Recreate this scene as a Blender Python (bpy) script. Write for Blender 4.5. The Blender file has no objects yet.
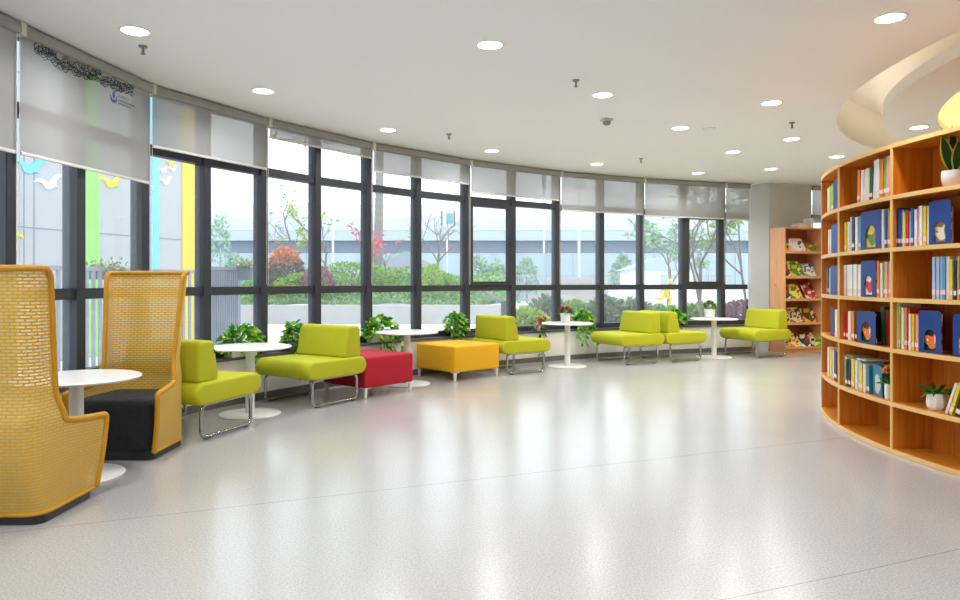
import bpy, bmesh, math, random
from mathutils import Vector, Matrix
random.seed(7)
PI = math.pi
SC = bpy.context.scene
COL = SC.collection
FP, HZ, CH = 700.0, 281.5, 1.4          # focal length in pixels, horizon row, eye height
ZC = 3.38                               # ceiling height

# ------------------------------------------------------------------ helpers
def at(u, v, Y): return Vector(((u-480)/FP*Y, Y, CH+(HZ-v)/FP*Y))
def fl(u, v): return at(u, v, FP*CH/(v-HZ))
def ce(u, v): return at(u, v, FP*(ZC-CH)/(HZ-v))
def V(*a): return Vector(a)

def tag(o, label=None, cat=None, group=None, kind=None):
    if label: o['label'] = label
    if cat: o['category'] = cat
    if group: o['group'] = group
    if kind: o['kind'] = kind
    return o

def obj(name, bm, mat, parent=None, smooth=False, loc=None, recalc=True):
    me = bpy.data.meshes.new(name)
    if recalc: bmesh.ops.recalc_face_normals(bm, faces=bm.faces)
    bm.to_mesh(me); bm.free()
    if isinstance(mat, (list, tuple)):
        for m in mat: me.materials.append(m)
    else: me.materials.append(mat)
    if smooth:
        for p in me.polygons: p.use_smooth = True
        if smooth != 'all':
            try: me.set_sharp_from_angle(angle=math.radians(40))
            except Exception: pass
    o = bpy.data.objects.new(name, me); COL.objects.link(o)
    if parent: o.parent = parent
    if loc is not None: o.location = loc
    return o

def empty(name, loc=(0, 0, 0), rz=0.0):
    o = bpy.data.objects.new(name, None); COL.objects.link(o)
    o.location = loc; o.rotation_euler = (0, 0, rz); o.empty_display_size = .1
    return o

def thing(name, label, cat, loc=(0, 0, 0), rz=0.0, group=None):
    return tag(empty(name, loc, rz), label, cat, group)

def dup(o, loc, rz, label, group=None):
    def cp(x, par):
        c = x.copy(); COL.objects.link(c)
        if par: c.parent = par
        for ch in x.children: cp(ch, c)
        return c
    r = cp(o, None); r.location = loc; r.rotation_euler = (0, 0, rz); r['label'] = label
    if group: r['group'] = group
    return r

def box(bm, c, s, rz=0.0, bev=0.0, M=None, seg=2):
    m = Matrix.Translation(c) @ Matrix.Rotation(rz, 4, 'Z') @ Matrix.Diagonal((s[0], s[1], s[2], 1))
    if M is not None: m = M @ m
    r = bmesh.ops.create_cube(bm, size=1, matrix=m)
    if bev > 0:
        es = list({e for v in r['verts'] for e in v.link_edges})
        bmesh.ops.bevel(bm, geom=es, offset=bev, segments=seg, profile=.5, affect='EDGES')
    return bm

def lathe(bm, prof, n=32, c=(0, 0, 0)):
    rings = []
    for r, z in prof:
        if r < 1e-6: rings.append([bm.verts.new((c[0], c[1], c[2]+z))])
        else: rings.append([bm.verts.new((c[0]+r*math.cos(2*PI*i/n), c[1]+r*math.sin(2*PI*i/n), c[2]+z)) for i in range(n)])
    for a, b in zip(rings, rings[1:]):
        for i in range(n):
            j = (i+1) % n
            if len(a) == 1 and len(b) == 1: continue
            if len(a) == 1: bm.faces.new((a[0], b[j], b[i]))
            elif len(b) == 1: bm.faces.new((a[i], a[j], b[0]))
            else: bm.faces.new((a[i], a[j], b[j], b[i]))
    return bm

def tube(bm, pts, r, n=8, closed=False, cap=True):
    pts = [Vector(p) for p in pts]; N = len(pts); rings = []
    up = None
    for i, p in enumerate(pts):
        if closed: t = pts[(i+1) % N]-pts[i-1]
        else: t = pts[min(i+1, N-1)]-pts[max(i-1, 0)]
        if t.length < 1e-9: t = Vector((0, 0, 1))
        t.normalize()
        if up is None:
            up = Vector((0, 0, 1)) if abs(t.z) < .9 else Vector((1, 0, 0))
        a = up-t*up.dot(t)
        if a.length < 1e-4: a = t.orthogonal()
        a.normalize(); up = a; b = t.cross(a)
        rr = r[i] if isinstance(r, (list, tuple)) else r
        rings.append([bm.verts.new(p+a*(rr*math.cos(2*PI*k/n))+b*(rr*math.sin(2*PI*k/n))) for k in range(n)])
    R = rings+[rings[0]] if closed else rings
    for A, B in zip(R, R[1:]):
        for k in range(n): bm.faces.new((A[k], A[(k+1) % n], B[(k+1) % n], B[k]))
    if not closed and cap:
        bm.faces.new(rings[0][::-1]); bm.faces.new(rings[-1])
    return bm

def prism(bm, poly, z0, z1, M=None):
    lo = [bm.verts.new((x, y, z0)) for x, y in poly]; hi = [bm.verts.new((x, y, z1)) for x, y in poly]
    if M is not None:
        for v in lo+hi: v.co = M @ v.co
    n = len(poly)
    bm.faces.new(lo[::-1]); bm.faces.new(hi)
    for i in range(n): bm.faces.new((lo[i], lo[(i+1) % n], hi[(i+1) % n], hi[i]))
    return bm

def rrect(w, d, r, n=5):                # rounded rectangle outline
    out = []
    for cx, cy, a0 in ((w-r, d-r, 0), (-w+r, d-r, 90), (-w+r, -d+r, 180), (w-r, -d+r, 270)):
        for i in range(n+1):
            a = math.radians(a0+90*i/n); out.append((cx+r*math.cos(a), cy+r*math.sin(a)))
    return out

def chaikin(p, k=2, closed=False):
    p = [Vector(x) for x in p]
    for _ in range(k):
        q = [] if closed else [p[0]]
        for i in range(len(p) if closed else len(p)-1):
            a, b = p[i], p[(i+1) % len(p)]
            q += [a*.75+b*.25, a*.25+b*.75]
        if not closed: q.append(p[-1])
        p = q
    return p

# ------------------------------------------------------------------ materials
def hexc(r, g, b):
    f = lambda c: (c/255/12.92) if c/255 <= .04045 else ((c/255+.055)/1.055)**2.4
    return (f(r), f(g), f(b), 1)

def mat(name, col, rough=.5, metal=0.0, spec=.5, noise=0.0, nscale=20, bump=0.0, bscale=200, emit=0.0, sheen=0.0, trans=0.0):
    m = bpy.data.materials.new(name); m.use_nodes = True
    nt = m.node_tree; b = nt.nodes['Principled BSDF']
    if len(col) == 3: col = hexc(*col)
    b.inputs['Base Color'].default_value = col
    b.inputs['Roughness'].default_value = rough; b.inputs['Metallic'].default_value = metal
    b.inputs['Specular IOR Level'].default_value = spec
    if sheen: b.inputs['Sheen Weight'].default_value = sheen
    tc = nt.nodes.new('ShaderNodeTexCoord')
    if noise:
        n = nt.nodes.new('ShaderNodeTexNoise'); n.inputs['Scale'].default_value = nscale; n.inputs['Detail'].default_value = 4
        nt.links.new(tc.outputs['Object'], n.inputs['Vector'])
        mx = nt.nodes.new('ShaderNodeMix'); mx.data_type = 'RGBA'; mx.blend_type = 'MULTIPLY'
        rp = nt.nodes.new('ShaderNodeValToRGB'); rp.color_ramp.elements[0].position = .3; rp.color_ramp.elements[1].position = .7
        k = 1-noise; rp.color_ramp.elements[0].color = (k, k, k, 1); rp.color_ramp.elements[1].color = (1, 1, 1, 1)
        nt.links.new(n.outputs['Fac'], rp.inputs['Fac'])
        mx.inputs['Factor'].default_value = 1; mx.inputs[6].default_value = col
        nt.links.new(rp.outputs['Color'], mx.inputs[7]); nt.links.new(mx.outputs[2], b.inputs['Base Color'])
    if bump:
        n2 = nt.nodes.new('ShaderNodeTexNoise'); n2.inputs['Scale'].default_value = bscale; n2.inputs['Detail'].default_value = 2
        nt.links.new(tc.outputs['Object'], n2.inputs['Vector'])
        bp = nt.nodes.new('ShaderNodeBump'); bp.inputs['Strength'].default_value = bump; bp.inputs['Distance'].default_value = .01
        nt.links.new(n2.outputs['Fac'], bp.inputs['Height']); nt.links.new(bp.outputs['Normal'], b.inputs['Normal'])
    if emit:
        b.inputs['Emission Color'].default_value = col; b.inputs['Emission Strength'].default_value = emit
    return m

def leafmat(name, stops, rough=.45, transl=.25):
    m = bpy.data.materials.new(name); m.use_nodes = True
    nt = m.node_tree; b = nt.nodes['Principled BSDF']; out = nt.nodes['Material Output']
    g = nt.nodes.new('ShaderNodeNewGeometry'); rp = nt.nodes.new('ShaderNodeValToRGB')
    els = rp.color_ramp.elements
    while len(els) < len(stops): els.new(.5)
    for i, (c, e) in enumerate(zip(stops, els)): e.position = i/(max(1, len(stops)-1)); e.color = hexc(*c)
    nt.links.new(g.outputs['Random Per Island'], rp.inputs['Fac'])
    nt.links.new(rp.outputs['Color'], b.inputs['Base Color']); b.inputs['Roughness'].default_value = rough
    tr = nt.nodes.new('ShaderNodeBsdfTranslucent'); nt.links.new(rp.outputs['Color'], tr.inputs['Color'])
    mx = nt.nodes.new('ShaderNodeMixShader'); mx.inputs[0].default_value = transl
    nt.links.new(b.outputs[0], mx.inputs[1]); nt.links.new(tr.outputs[0], mx.inputs[2]); nt.links.new(mx.outputs[0], out.inputs[0])
    return m

def wood(name, c1, c2, rough=.35, axis='Z', scale=1.0):
    m = bpy.data.materials.new(name); m.use_nodes = True
    nt = m.node_tree; b = nt.nodes['Principled BSDF']
    tc = nt.nodes.new('ShaderNodeTexCoord'); mp = nt.nodes.new('ShaderNodeMapping')
    sc = {'Z': (16, 16, .8), 'X': (.8, 16, 16), 'Y': (16, .8, 16)}[axis]
    mp.inputs['Scale'].default_value = [s*scale for s in sc]
    n = nt.nodes.new('ShaderNodeTexNoise'); n.inputs['Scale'].default_value = 2.5; n.inputs['Detail'].default_value = 5; n.inputs['Distortion'].default_value = .4
    rp = nt.nodes.new('ShaderNodeValToRGB'); rp.color_ramp.elements[0].position = .35; rp.color_ramp.elements[1].position = .68
    rp.color_ramp.elements[0].color = hexc(*c1); rp.color_ramp.elements[1].color = hexc(*c2)
    nt.links.new(tc.outputs['Object'], mp.inputs['Vector']); nt.links.new(mp.outputs[0], n.inputs['Vector'])
    nt.links.new(n.outputs['Fac'], rp.inputs['Fac']); nt.links.new(rp.outputs['Color'], b.inputs['Base Color'])
    b.inputs['Roughness'].default_value = rough
    return m

def covermat(name, c0, c1, c2, scale=9):
    m = bpy.data.materials.new(name); m.use_nodes = True
    nt = m.node_tree; b = nt.nodes['Principled BSDF']
    tc = nt.nodes.new('ShaderNodeTexCoord')
    v = nt.nodes.new('ShaderNodeTexNoise'); v.inputs['Scale'].default_value = scale; v.inputs['Detail'].default_value = 1.5
    rp = nt.nodes.new('ShaderNodeValToRGB'); rp.color_ramp.interpolation = 'CONSTANT'
    e = rp.color_ramp.elements; e.new(.5); 
    for x, p, c in zip(e, (0, .45, .56), (c0, c1, c2)): x.position = p; x.color = hexc(*c)
    nt.links.new(tc.outputs['Object'], v.inputs['Vector']); nt.links.new(v.outputs['Fac'], rp.inputs['Fac'])
    nt.links.new(rp.outputs['Color'], b.inputs['Base Color']); b.inputs['Roughness'].default_value = .3
    return m

def m_floor():
    m = bpy.data.materials.new('polished_terrazzo'); m.use_nodes = True
    nt = m.node_tree; b = nt.nodes['Principled BSDF']; L = nt.links
    tc = nt.nodes.new('ShaderNodeTexCoord')
    n1 = nt.nodes.new('ShaderNodeTexNoise'); n1.inputs['Scale'].default_value = 90; n1.inputs['Detail'].default_value = 4
    n2 = nt.nodes.new('ShaderNodeTexNoise'); n2.inputs['Scale'].default_value = .9; n2.inputs['Detail'].default_value = 2
    vo = nt.nodes.new('ShaderNodeTexVoronoi'); vo.inputs['Scale'].default_value = 45
    for n in (n1, n2, vo): L.new(tc.outputs['Object'], n.inputs['Vector'])
    r1 = nt.nodes.new('ShaderNodeValToRGB'); e = r1.color_ramp.elements
    e[0].position = .32; e[0].color = hexc(162, 161, 160); e[1].position = .62; e[1].color = hexc(186, 185, 184)
    L.new(n1.outputs['Fac'], r1.inputs['Fac'])
    r2 = nt.nodes.new('ShaderNodeValToRGB'); e = r2.color_ramp.elements
    e[0].position = .3; e[0].color = (.955, .95, .945, 1); e[1].position = .7; e[1].color = (1, 1, 1, 1)
    L.new(n2.outputs['Fac'], r2.inputs['Fac'])
    mx = nt.nodes.new('ShaderNodeMix'); mx.data_type = 'RGBA'; mx.blend_type = 'MULTIPLY'; mx.inputs['Factor'].default_value = 1
    L.new(r1.outputs['Color'], mx.inputs[6]); L.new(r2.outputs['Color'], mx.inputs[7])
    # dark speckles
    r3 = nt.nodes.new('ShaderNodeValToRGB'); e = r3.color_ramp.elements
    e[0].position = .05; e[0].color = (.5, .49, .47, 1); e[1].position = .14; e[1].color = (1, 1, 1, 1)
    L.new(vo.outputs['Distance'], r3.inputs['Fac'])
    mx2 = nt.nodes.new('ShaderNodeMix'); mx2.data_type = 'RGBA'; mx2.blend_type = 'MULTIPLY'; mx2.inputs['Factor'].default_value = .55
    L.new(mx.outputs[2], mx2.inputs[6]); L.new(r3.outputs['Color'], mx2.inputs[7])
    # movement joints (saw cuts) across the floor
    sx = nt.nodes.new('ShaderNodeSeparateXYZ'); L.new(tc.outputs['Object'], sx.inputs[0])
    def mth(op, a, bb):
        k = nt.nodes.new('ShaderNodeMath'); k.operation = op
        for i, x in enumerate((a, bb)):
            if isinstance(x, (int, float)): k.inputs[i].default_value = x
            elif x is not None: L.new(x, k.inputs[i])
        return k.outputs[0]
    d = mth('ADD', mth('MULTIPLY', sx.outputs[0], -.372), mth('MULTIPLY', sx.outputs[1], .928))
    wob = mth('MULTIPLY', mth('SUBTRACT', n2.outputs['Fac'], .5), .03); d = mth('ADD', d, wob)
    l1 = mth('LESS_THAN', mth('ABSOLUTE', mth('SUBTRACT', d, 4.605), None), .004)
    l2 = mth('LESS_THAN', mth('ABSOLUTE', mth('SUBTRACT', d, 2.46), None), .003)
    ln = mth('MAXIMUM', l1, l2)
    mx3 = nt.nodes.new('ShaderNodeMix'); mx3.data_type = 'RGBA'
    L.new(mth('MULTIPLY', ln, .55), mx3.inputs['Factor']); L.new(mx2.outputs[2], mx3.inputs[6]); mx3.inputs[7].default_value = hexc(95, 90, 85)
    L.new(mx3.outputs[2], b.inputs['Base Color'])
    rr = nt.nodes.new('ShaderNodeMapRange'); rr.inputs['To Min'].default_value = .23; rr.inputs['To Max'].default_value = .29
    L.new(n2.outputs['Fac'], rr.inputs['Value']); L.new(rr.outputs[0], b.inputs['Roughness'])
    b.inputs['Specular IOR Level'].default_value = .5
    b.inputs['Coat Weight'].default_value = .5; b.inputs['Coat Roughness'].default_value = .2
    return m

def m_glass():
    m = bpy.data.materials.new('window_glass'); m.use_nodes = True
    nt = m.node_tree; nt.nodes.remove(nt.nodes['Principled BSDF']); out = nt.nodes['Material Output']
    t = nt.nodes.new('ShaderNodeBsdfTransparent'); t.inputs[0].default_value = (.96, .98, .985, 1)
    g = nt.nodes.new('ShaderNodeBsdfGlossy'); g.inputs['Roughness'].default_value = .02
    lw = nt.nodes.new('ShaderNodeLayerWeight'); lw.inputs['Blend'].default_value = .5
    pw = nt.nodes.new('ShaderNodeMath'); pw.operation = 'POWER'; pw.inputs[1].default_value = 4.0; nt.links.new(lw.outputs['Facing'], pw.inputs[0])
    fr = nt.nodes.new('ShaderNodeMath'); fr.operation = 'MULTIPLY_ADD'; fr.inputs[1].default_value = .4; fr.inputs[2].default_value = .025; nt.links.new(pw.outputs[0], fr.inputs[0])
    mx = nt.nodes.new('ShaderNodeMixShader')
    nt.links.new(fr.outputs[0], mx.inputs[0]); nt.links.new(t.outputs[0], mx.inputs[1]); nt.links.new(g.outputs[0], mx.inputs[2])
    tl = nt.nodes.new('ShaderNodeBsdfTranslucent'); tl.inputs[0].default_value = (.9, .93, .95, 1)
    haze_mix = nt.nodes.new('ShaderNodeMixShader'); haze_mix.inputs[0].default_value = .05  # whitish veil put into the panes, imitating the bright haze outdoors
    nt.links.new(mx.outputs[0], haze_mix.inputs[1]); nt.links.new(tl.outputs[0], haze_mix.inputs[2])
    nt.links.new(haze_mix.outputs[0], out.inputs[0])
    return m

def m_blind():
    m = bpy.data.materials.new('roller_screen_fabric'); m.use_nodes = True
    nt = m.node_tree; nt.nodes.remove(nt.nodes['Principled BSDF']); out = nt.nodes['Material Output']
    c = hexc(190, 189, 187)
    d = nt.nodes.new('ShaderNodeBsdfDiffuse'); d.inputs[0].default_value = c
    tl = nt.nodes.new('ShaderNodeBsdfTranslucent'); tl.inputs[0].default_value = c
    tp = nt.nodes.new('ShaderNodeBsdfTransparent')
    a = nt.nodes.new('ShaderNodeMixShader'); a.inputs[0].default_value = .4
    nt.links.new(d.outputs[0], a.inputs[1]); nt.links.new(tl.outputs[0], a.inputs[2])
    tc = nt.nodes.new('ShaderNodeTexCoord'); n = nt.nodes.new('ShaderNodeTexNoise'); n.inputs['Scale'].default_value = 3
    nt.links.new(tc.outputs['Object'], n.inputs['Vector'])
    r = nt.nodes.new('ShaderNodeMapRange'); r.inputs['To Min'].default_value = .32; r.inputs['To Max'].default_value = .37
    nt.links.new(n.outputs['Fac'], r.inputs['Value'])
    b = nt.nodes.new('ShaderNodeMixShader'); nt.links.new(r.outputs[0], b.inputs[0])
    nt.links.new(a.outputs[0], b.inputs[1]); nt.links.new(tp.outputs[0], b.inputs[2]); nt.links.new(b.outputs[0], out.inputs[0])
    return m

def m_mesh():                            # open-weave chair mesh: yellow threads around staggered slots
    m = bpy.data.materials.new('open_weave_mesh'); m.use_nodes = True
    nt = m.node_tree; b = nt.nodes['Principled BSDF']; out = nt.nodes['Material Output']; L = nt.links
    b.inputs['Base Color'].default_value = hexc(208, 158, 30); b.inputs['Roughness'].default_value = .6
    uv = nt.nodes.new('ShaderNodeUVMap')
    br = nt.nodes.new('ShaderNodeTexBrick'); br.offset = .5; br.squash = 1
    br.inputs['Scale'].default_value = 1; br.inputs['Brick Width'].default_value = .058; br.inputs['Row Height'].default_value = .0195
    br.inputs['Mortar Size'].default_value = .0056; br.inputs['Mortar Smooth'].default_value = .1
    L.new(uv.outputs[0], br.inputs['Vector'])
    pale = nt.nodes.new('ShaderNodeBsdfDiffuse'); pale.inputs[0].default_value = hexc(243, 226, 170)
    tl = nt.nodes.new('ShaderNodeBsdfTranslucent'); tl.inputs[0].default_value = hexc(240, 215, 140)
    tp = nt.nodes.new('ShaderNodeBsdfTransparent')
    p2 = nt.nodes.new('ShaderNodeMixShader'); p2.inputs[0].default_value = .4; L.new(pale.outputs[0], p2.inputs[1]); L.new(tl.outputs[0], p2.inputs[2])
    hole = nt.nodes.new('ShaderNodeMixShader'); hole.inputs[0].default_value = .3
    L.new(p2.outputs[0], hole.inputs[1]); L.new(tp.outputs[0], hole.inputs[2])
    mx = nt.nodes.new('ShaderNodeMixShader'); L.new(br.outputs['Fac'], mx.inputs[0]); L.new(hole.outputs[0], mx.inputs[1]); L.new(b.outputs[0], mx.inputs[2])
    L.new(mx.outputs[0], out.inputs[0])
    return m

def m_quilt():
    m = mat('black_quilted_fabric', (30, 31, 34), .75)
    nt = m.node_tree; b = nt.nodes['Principled BSDF']; L = nt.links
    tc = nt.nodes.new('ShaderNodeTexCoord'); mp = nt.nodes.new('ShaderNodeMapping'); mp.inputs['Rotation'].default_value = (0.6, .5, PI/4)
    L.new(tc.outputs['Object'], mp.inputs['Vector'])
    ck = nt.nodes.new('ShaderNodeTexVoronoi'); ck.inputs['Scale'].default_value = 24; ck.inputs['Randomness'].default_value = .15
    L.new(mp.outputs[0], ck.inputs['Vector'])
    bp = nt.nodes.new('ShaderNodeBump'); bp.inputs['Strength'].default_value = .5; bp.inputs['Distance'].default_value = .012; bp.invert = True
    L.new(ck.outputs['Distance'], bp.inputs['Height']); L.new(bp.outputs[0], b.inputs['Normal'])
    return m

def m_emit(name, col, s):
    m = bpy.data.materials.new(name); m.use_nodes = True
    nt = m.node_tree; b = nt.nodes['Principled BSDF']
    b.inputs['Base Color'].default_value = (.8, .8, .8, 1)
    b.inputs['Emission Color'].default_value = hexc(*col); b.inputs['Emission Strength'].default_value = s
    return m

M = dict(
    floor=m_floor(), glass=m_glass(), blind=m_blind(), mesh=m_mesh(), quilt=m_quilt(),
    ceil=mat('white_ceiling_paint', (244, 244, 243), .8, bump=.03, bscale=60),
    wall=mat('white_wall_paint', (232, 230, 224), .7),
    pillar=mat('grey_plaster', (192, 192, 188), .8, noise=.05, nscale=4),
    frame=mat('charcoal_aluminium', (56, 59, 68), .45, .2, noise=.08, nscale=6),
    sill=mat('dark_stone_sill', (88, 88, 92), .35, noise=.2, nscale=30),
    base=mat('grey_skirting', (112, 108, 104), .5, noise=.1, nscale=9),
    cass=mat('grey_blind_headrail', (158, 157, 154), .5, .1, noise=.04), bracket=mat('cream_plastic', (214, 210, 200), .45, noise=.04),
    bar=mat('pale_bottom_bar', (215, 214, 210), .4, .1, noise=.04),
    ink=mat('black_print', (38, 38, 40), .8, noise=.1), blue_ink=mat('blue_print', (70, 120, 190), .8, noise=.1), yel_ink=mat('yellow_print', (226, 180, 60), .8, noise=.1),
    text=mat('grey_print', (110, 108, 106), .8, noise=.1), red_ink=mat('red_print', (190, 70, 60), .8, noise=.1),
    rim=mat('yellow_rim_fabric', (196, 142, 12), .55, bump=.15, bscale=260, noise=.06), plinth=mat('black_plinth', (36, 38, 42), .4, noise=.1),
    green=mat('lime_wool', (182, 184, 18), .85, sheen=.04, bump=.12, bscale=420, noise=.08, nscale=120),
    red=mat('crimson_wool', (178, 8, 40), .85, sheen=.03, bump=.12, bscale=420, noise=.1, nscale=120),
    amber=mat('amber_wool', (230, 172, 4), .85, sheen=.04, bump=.12, bscale=420, noise=.08, nscale=120),
    chrome=mat('chrome', (176, 178, 182), .08, 1.0, noise=.03), legw=mat('satin_white_metal', (226, 224, 218), .35, noise=.04),
    table=mat('white_laminate', (226, 224, 223), .3, noise=.03), tabedge=mat('white_table_metal', (232, 231, 228), .4, noise=.03),
    tagm=mat('grey_cloth_tag', (92, 92, 60), .8, noise=.1),
    pot=mat('white_ceramic', (238, 237, 232), .3, noise=.04), potg=mat('pale_grey_planter', (206, 205, 196), .5, noise=.06), soil=mat('potting_soil', (60, 45, 35), .95, noise=.4),
    woodin=wood('orange_beech_veneer', (182, 98, 16), (204, 126, 36)), woodb=wood('orange_beech_board', (194, 118, 32), (214, 142, 52), axis='Y'),
    edge=mat('pale_maple_edge', (234, 188, 116), .28, noise=.08, nscale=5),
    rackw=wood('reddish_oak_veneer', (214, 150, 102), (230, 170, 122)), rackd=wood('rack_oak_shelf', (142, 70, 36), (168, 92, 52), axis='X'),
    bend=mat('cobalt_steel', (10, 62, 136), .35, noise=.05), pages=mat('paper_pages', (236, 230, 215), .8, noise=.08, nscale=200),
    label=mat('pink_white_spine_label', (240, 214, 212), .6, noise=.15, nscale=60),
    pothos=leafmat('pothos_leaf', [(48, 124, 26), (84, 166, 34), (128, 194, 46), (200, 220, 80)], .35),
    fern=leafmat('fern_leaf', [(20, 88, 30), (36, 118, 40), (60, 140, 50)], .4), flower=leafmat('red_petals', [(170, 20, 40), (206, 40, 60), (226, 90, 100)], .6),
    snake=leafmat('snake_plant_leaf', [(34, 70, 34), (52, 92, 44)], .4, .1), snakee=leafmat('snake_plant_margin', [(206, 204, 70), (222, 214, 100)], .4, .1),
    succ=leafmat('bronze_succulent', [(60, 90, 30), (104, 120, 40), (150, 130, 60)], .5), orange=leafmat('orange_petals', [(230, 130, 60), (240, 180, 80)], .6),
    stem=mat('green_stem', (90, 120, 50), .6, noise=.15), ltrim=mat('white_light_trim', (240, 240, 238), .5, noise=.02),
    lamp=m_emit('downlight_diffuser', (255, 250, 240), 9.0), glow=m_emit('warm_luminous_panel', (255, 214, 96), .95),
    brass=mat('sprinkler_metal', (150, 146, 140), .35, .8, noise=.1), grey=mat('grey_plastic', (150, 146, 140), .5, noise=.06),
    # outdoors
    conc=mat('pale_render', (186, 190, 196), .9, noise=.06, nscale=1.5), pave=mat('pale_paving', (226, 226, 224), .9, noise=.05, nscale=.6),
    ggreen=mat('lime_paint', (150, 226, 112), .7, noise=.03), gcyan=mat('sky_blue_paint', (132, 208, 228), .7, noise=.03), gyel=mat('yellow_paint', (232, 204, 74), .7, noise=.03),
    gullw=mat('white_board', (240, 240, 240), .6, noise=.03), gully=mat('yellow_board', (232, 220, 30), .6, noise=.03), gullb=mat('cyan_board', (110, 206, 222), .6, noise=.03),
    fence=mat('grey_fence_paint', (158, 164, 174), .6, noise=.08), gate=mat('grey_corrugated_steel', (136, 146, 162), .6, noise=.08), trough=mat('slate_plastic_trough', (92, 106, 118), .6, noise=.1),
    retain=mat('retaining_concrete', (184, 184, 186), .9, noise=.1, nscale=2), lawnb=mat('lawn_soil', (110, 140, 92), .95, noise=.3, nscale=3),
    lawn=leafmat('lawn_leaf', [(110, 158, 104), (136, 180, 122), (164, 200, 142)], .6, .3),
    bgreen=leafmat('bush_leaf', [(96, 150, 60), (130, 180, 76), (168, 206, 96)], .6, .3), bdark=leafmat('dark_bush_leaf', [(90, 124, 94), (118, 150, 116), (146, 174, 140)], .6, .2),
    blime=leafmat('lime_bush_leaf', [(128, 172, 56), (160, 196, 70), (196, 216, 96)], .6, .3), bred=leafmat('red_new_leaf', [(214, 132, 92), (226, 160, 124), (212, 150, 118)], .6, .2),
    bolive=leafmat('grey_olive_leaf', [(104, 104, 100), (124, 116, 110), (140, 130, 118)], .6, .2),
    bpurple=leafmat('purple_leaf', [(126, 76, 104), (154, 104, 130), (172, 128, 146)], .6, .2), bpink=leafmat('pink_blossom', [(222, 70, 110), (238, 110, 140)], .6, .3),
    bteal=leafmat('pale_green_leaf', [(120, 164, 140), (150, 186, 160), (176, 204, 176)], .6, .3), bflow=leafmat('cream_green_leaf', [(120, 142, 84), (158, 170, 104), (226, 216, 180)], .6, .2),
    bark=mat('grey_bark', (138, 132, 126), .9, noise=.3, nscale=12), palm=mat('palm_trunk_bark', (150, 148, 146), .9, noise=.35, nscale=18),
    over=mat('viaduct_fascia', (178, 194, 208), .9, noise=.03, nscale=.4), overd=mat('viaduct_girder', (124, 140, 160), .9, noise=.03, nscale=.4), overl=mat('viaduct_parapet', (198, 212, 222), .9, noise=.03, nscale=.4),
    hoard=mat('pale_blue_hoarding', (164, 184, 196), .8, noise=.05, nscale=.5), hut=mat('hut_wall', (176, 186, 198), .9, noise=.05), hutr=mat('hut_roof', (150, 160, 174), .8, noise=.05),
    pole=mat('pale_pole', (206, 208, 210), .6, noise=.04), sign=mat('teal_sign', (92, 164, 178), .6, noise=.05), signd=mat('dark_sign_frame', (84, 98, 108), .6, noise=.05),
    statue=mat('yellow_statue_paint', (240, 200, 60), .6, noise=.05), railp=mat('dark_handrail', (92, 98, 106), .5, noise=.05), white=mat('white_wall_outside', (222, 228, 234), .9, noise=.03),
)

# ------------------------------------------------------------------ room shell
cx0, cy0, R0 = 6.269, 3.964, 10.056
UU = [3, 74, 140, 203, 260.5, 314.7, 366.5, 416, 465, 511, 556, 599.8, 640, 682.5, 721, 748]
SS = [.99, .997, 1.022, 1.012, 1.0, .996, .988, .986, .985, .987, .992, .996, 1.0, 1.008, 1.016, 1.026]
PT = []
for u, s in zip(UU, SS):
    a = (u-480)/FP; A = a*a+1; B = -2*(a*cx0+cy0); C_ = cx0*cx0+cy0*cy0-R0*R0
    Y = (-B+math.sqrt(B*B-4*A*C_))/(2*A)*s
    PT.append(Vector((a*Y, Y, 0)))
pre = []
for k in range(7, 0, -1):
    th = math.radians(-81.76-4.5*k); pre.append(Vector((cx0+R0*math.sin(th), cy0+R0*math.cos(th), 0))+Vector((.03, 0, 0)))
NPRE = len(pre)
PW = pre+PT                              # all window mullion points, left to right
def nrm(i, P=PW):                        # outward normal at point i
    t = P[min(i+1, len(P)-1)]-P[max(i-1, 0)]; t.z = 0; t.normalize()
    return Vector((-t.y, t.x, 0))
def off(i, d): return PW[i]+nrm(i)*d
ZS = .537

def strip(name, d0, d1, z0, z1, m, i0=0, i1=None, parent=None):
    i1 = len(PW)-1 if i1 is None else i1
    poly = [off(i, d0) for i in range(i0, i1+1)]+[off(i, d1) for i in range(i1, i0-1, -1)]
    bm = bmesh.new(); n = i1-i0+1
    lo = [bm.verts.new((p.x, p.y, z0)) for p in poly]; hi = [bm.verts.new((p.x, p.y, z1)) for p in poly]
    N = len(poly)
    for i in range(N): bm.faces.new((lo[i], lo[(i+1) % N], hi[(i+1) % N], hi[i]))
    for i in range(n-1):
        a, b, c, d = i, i+1, N-2-i, N-1-i
        bm.faces.new((hi[a], hi[b], hi[c], hi[d])); bm.faces.new((lo[d], lo[c], lo[b], lo[a]))
    return obj(name, bm, m, parent)

tag(strip('wall_front', -.19, .06, 0, ZS-.03, M['wall']), kind='structure')
tag(strip('trim_1', -.215, .06, ZS-.03, ZS, M['sill']), kind='structure')
tag(strip('baseboard_front', -.203, -.19, 0, .085, M['base']), kind='structure')

def beam(bm, a, b, w, d, z0, z1):        # straight bar between two plan points
    t = b-a; L = t.length; c = (a+b)/2
    box(bm, (c.x, c.y, (z0+z1)/2), (L, d, z1-z0), math.atan2(t.y, t.x))
    return bm

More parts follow.
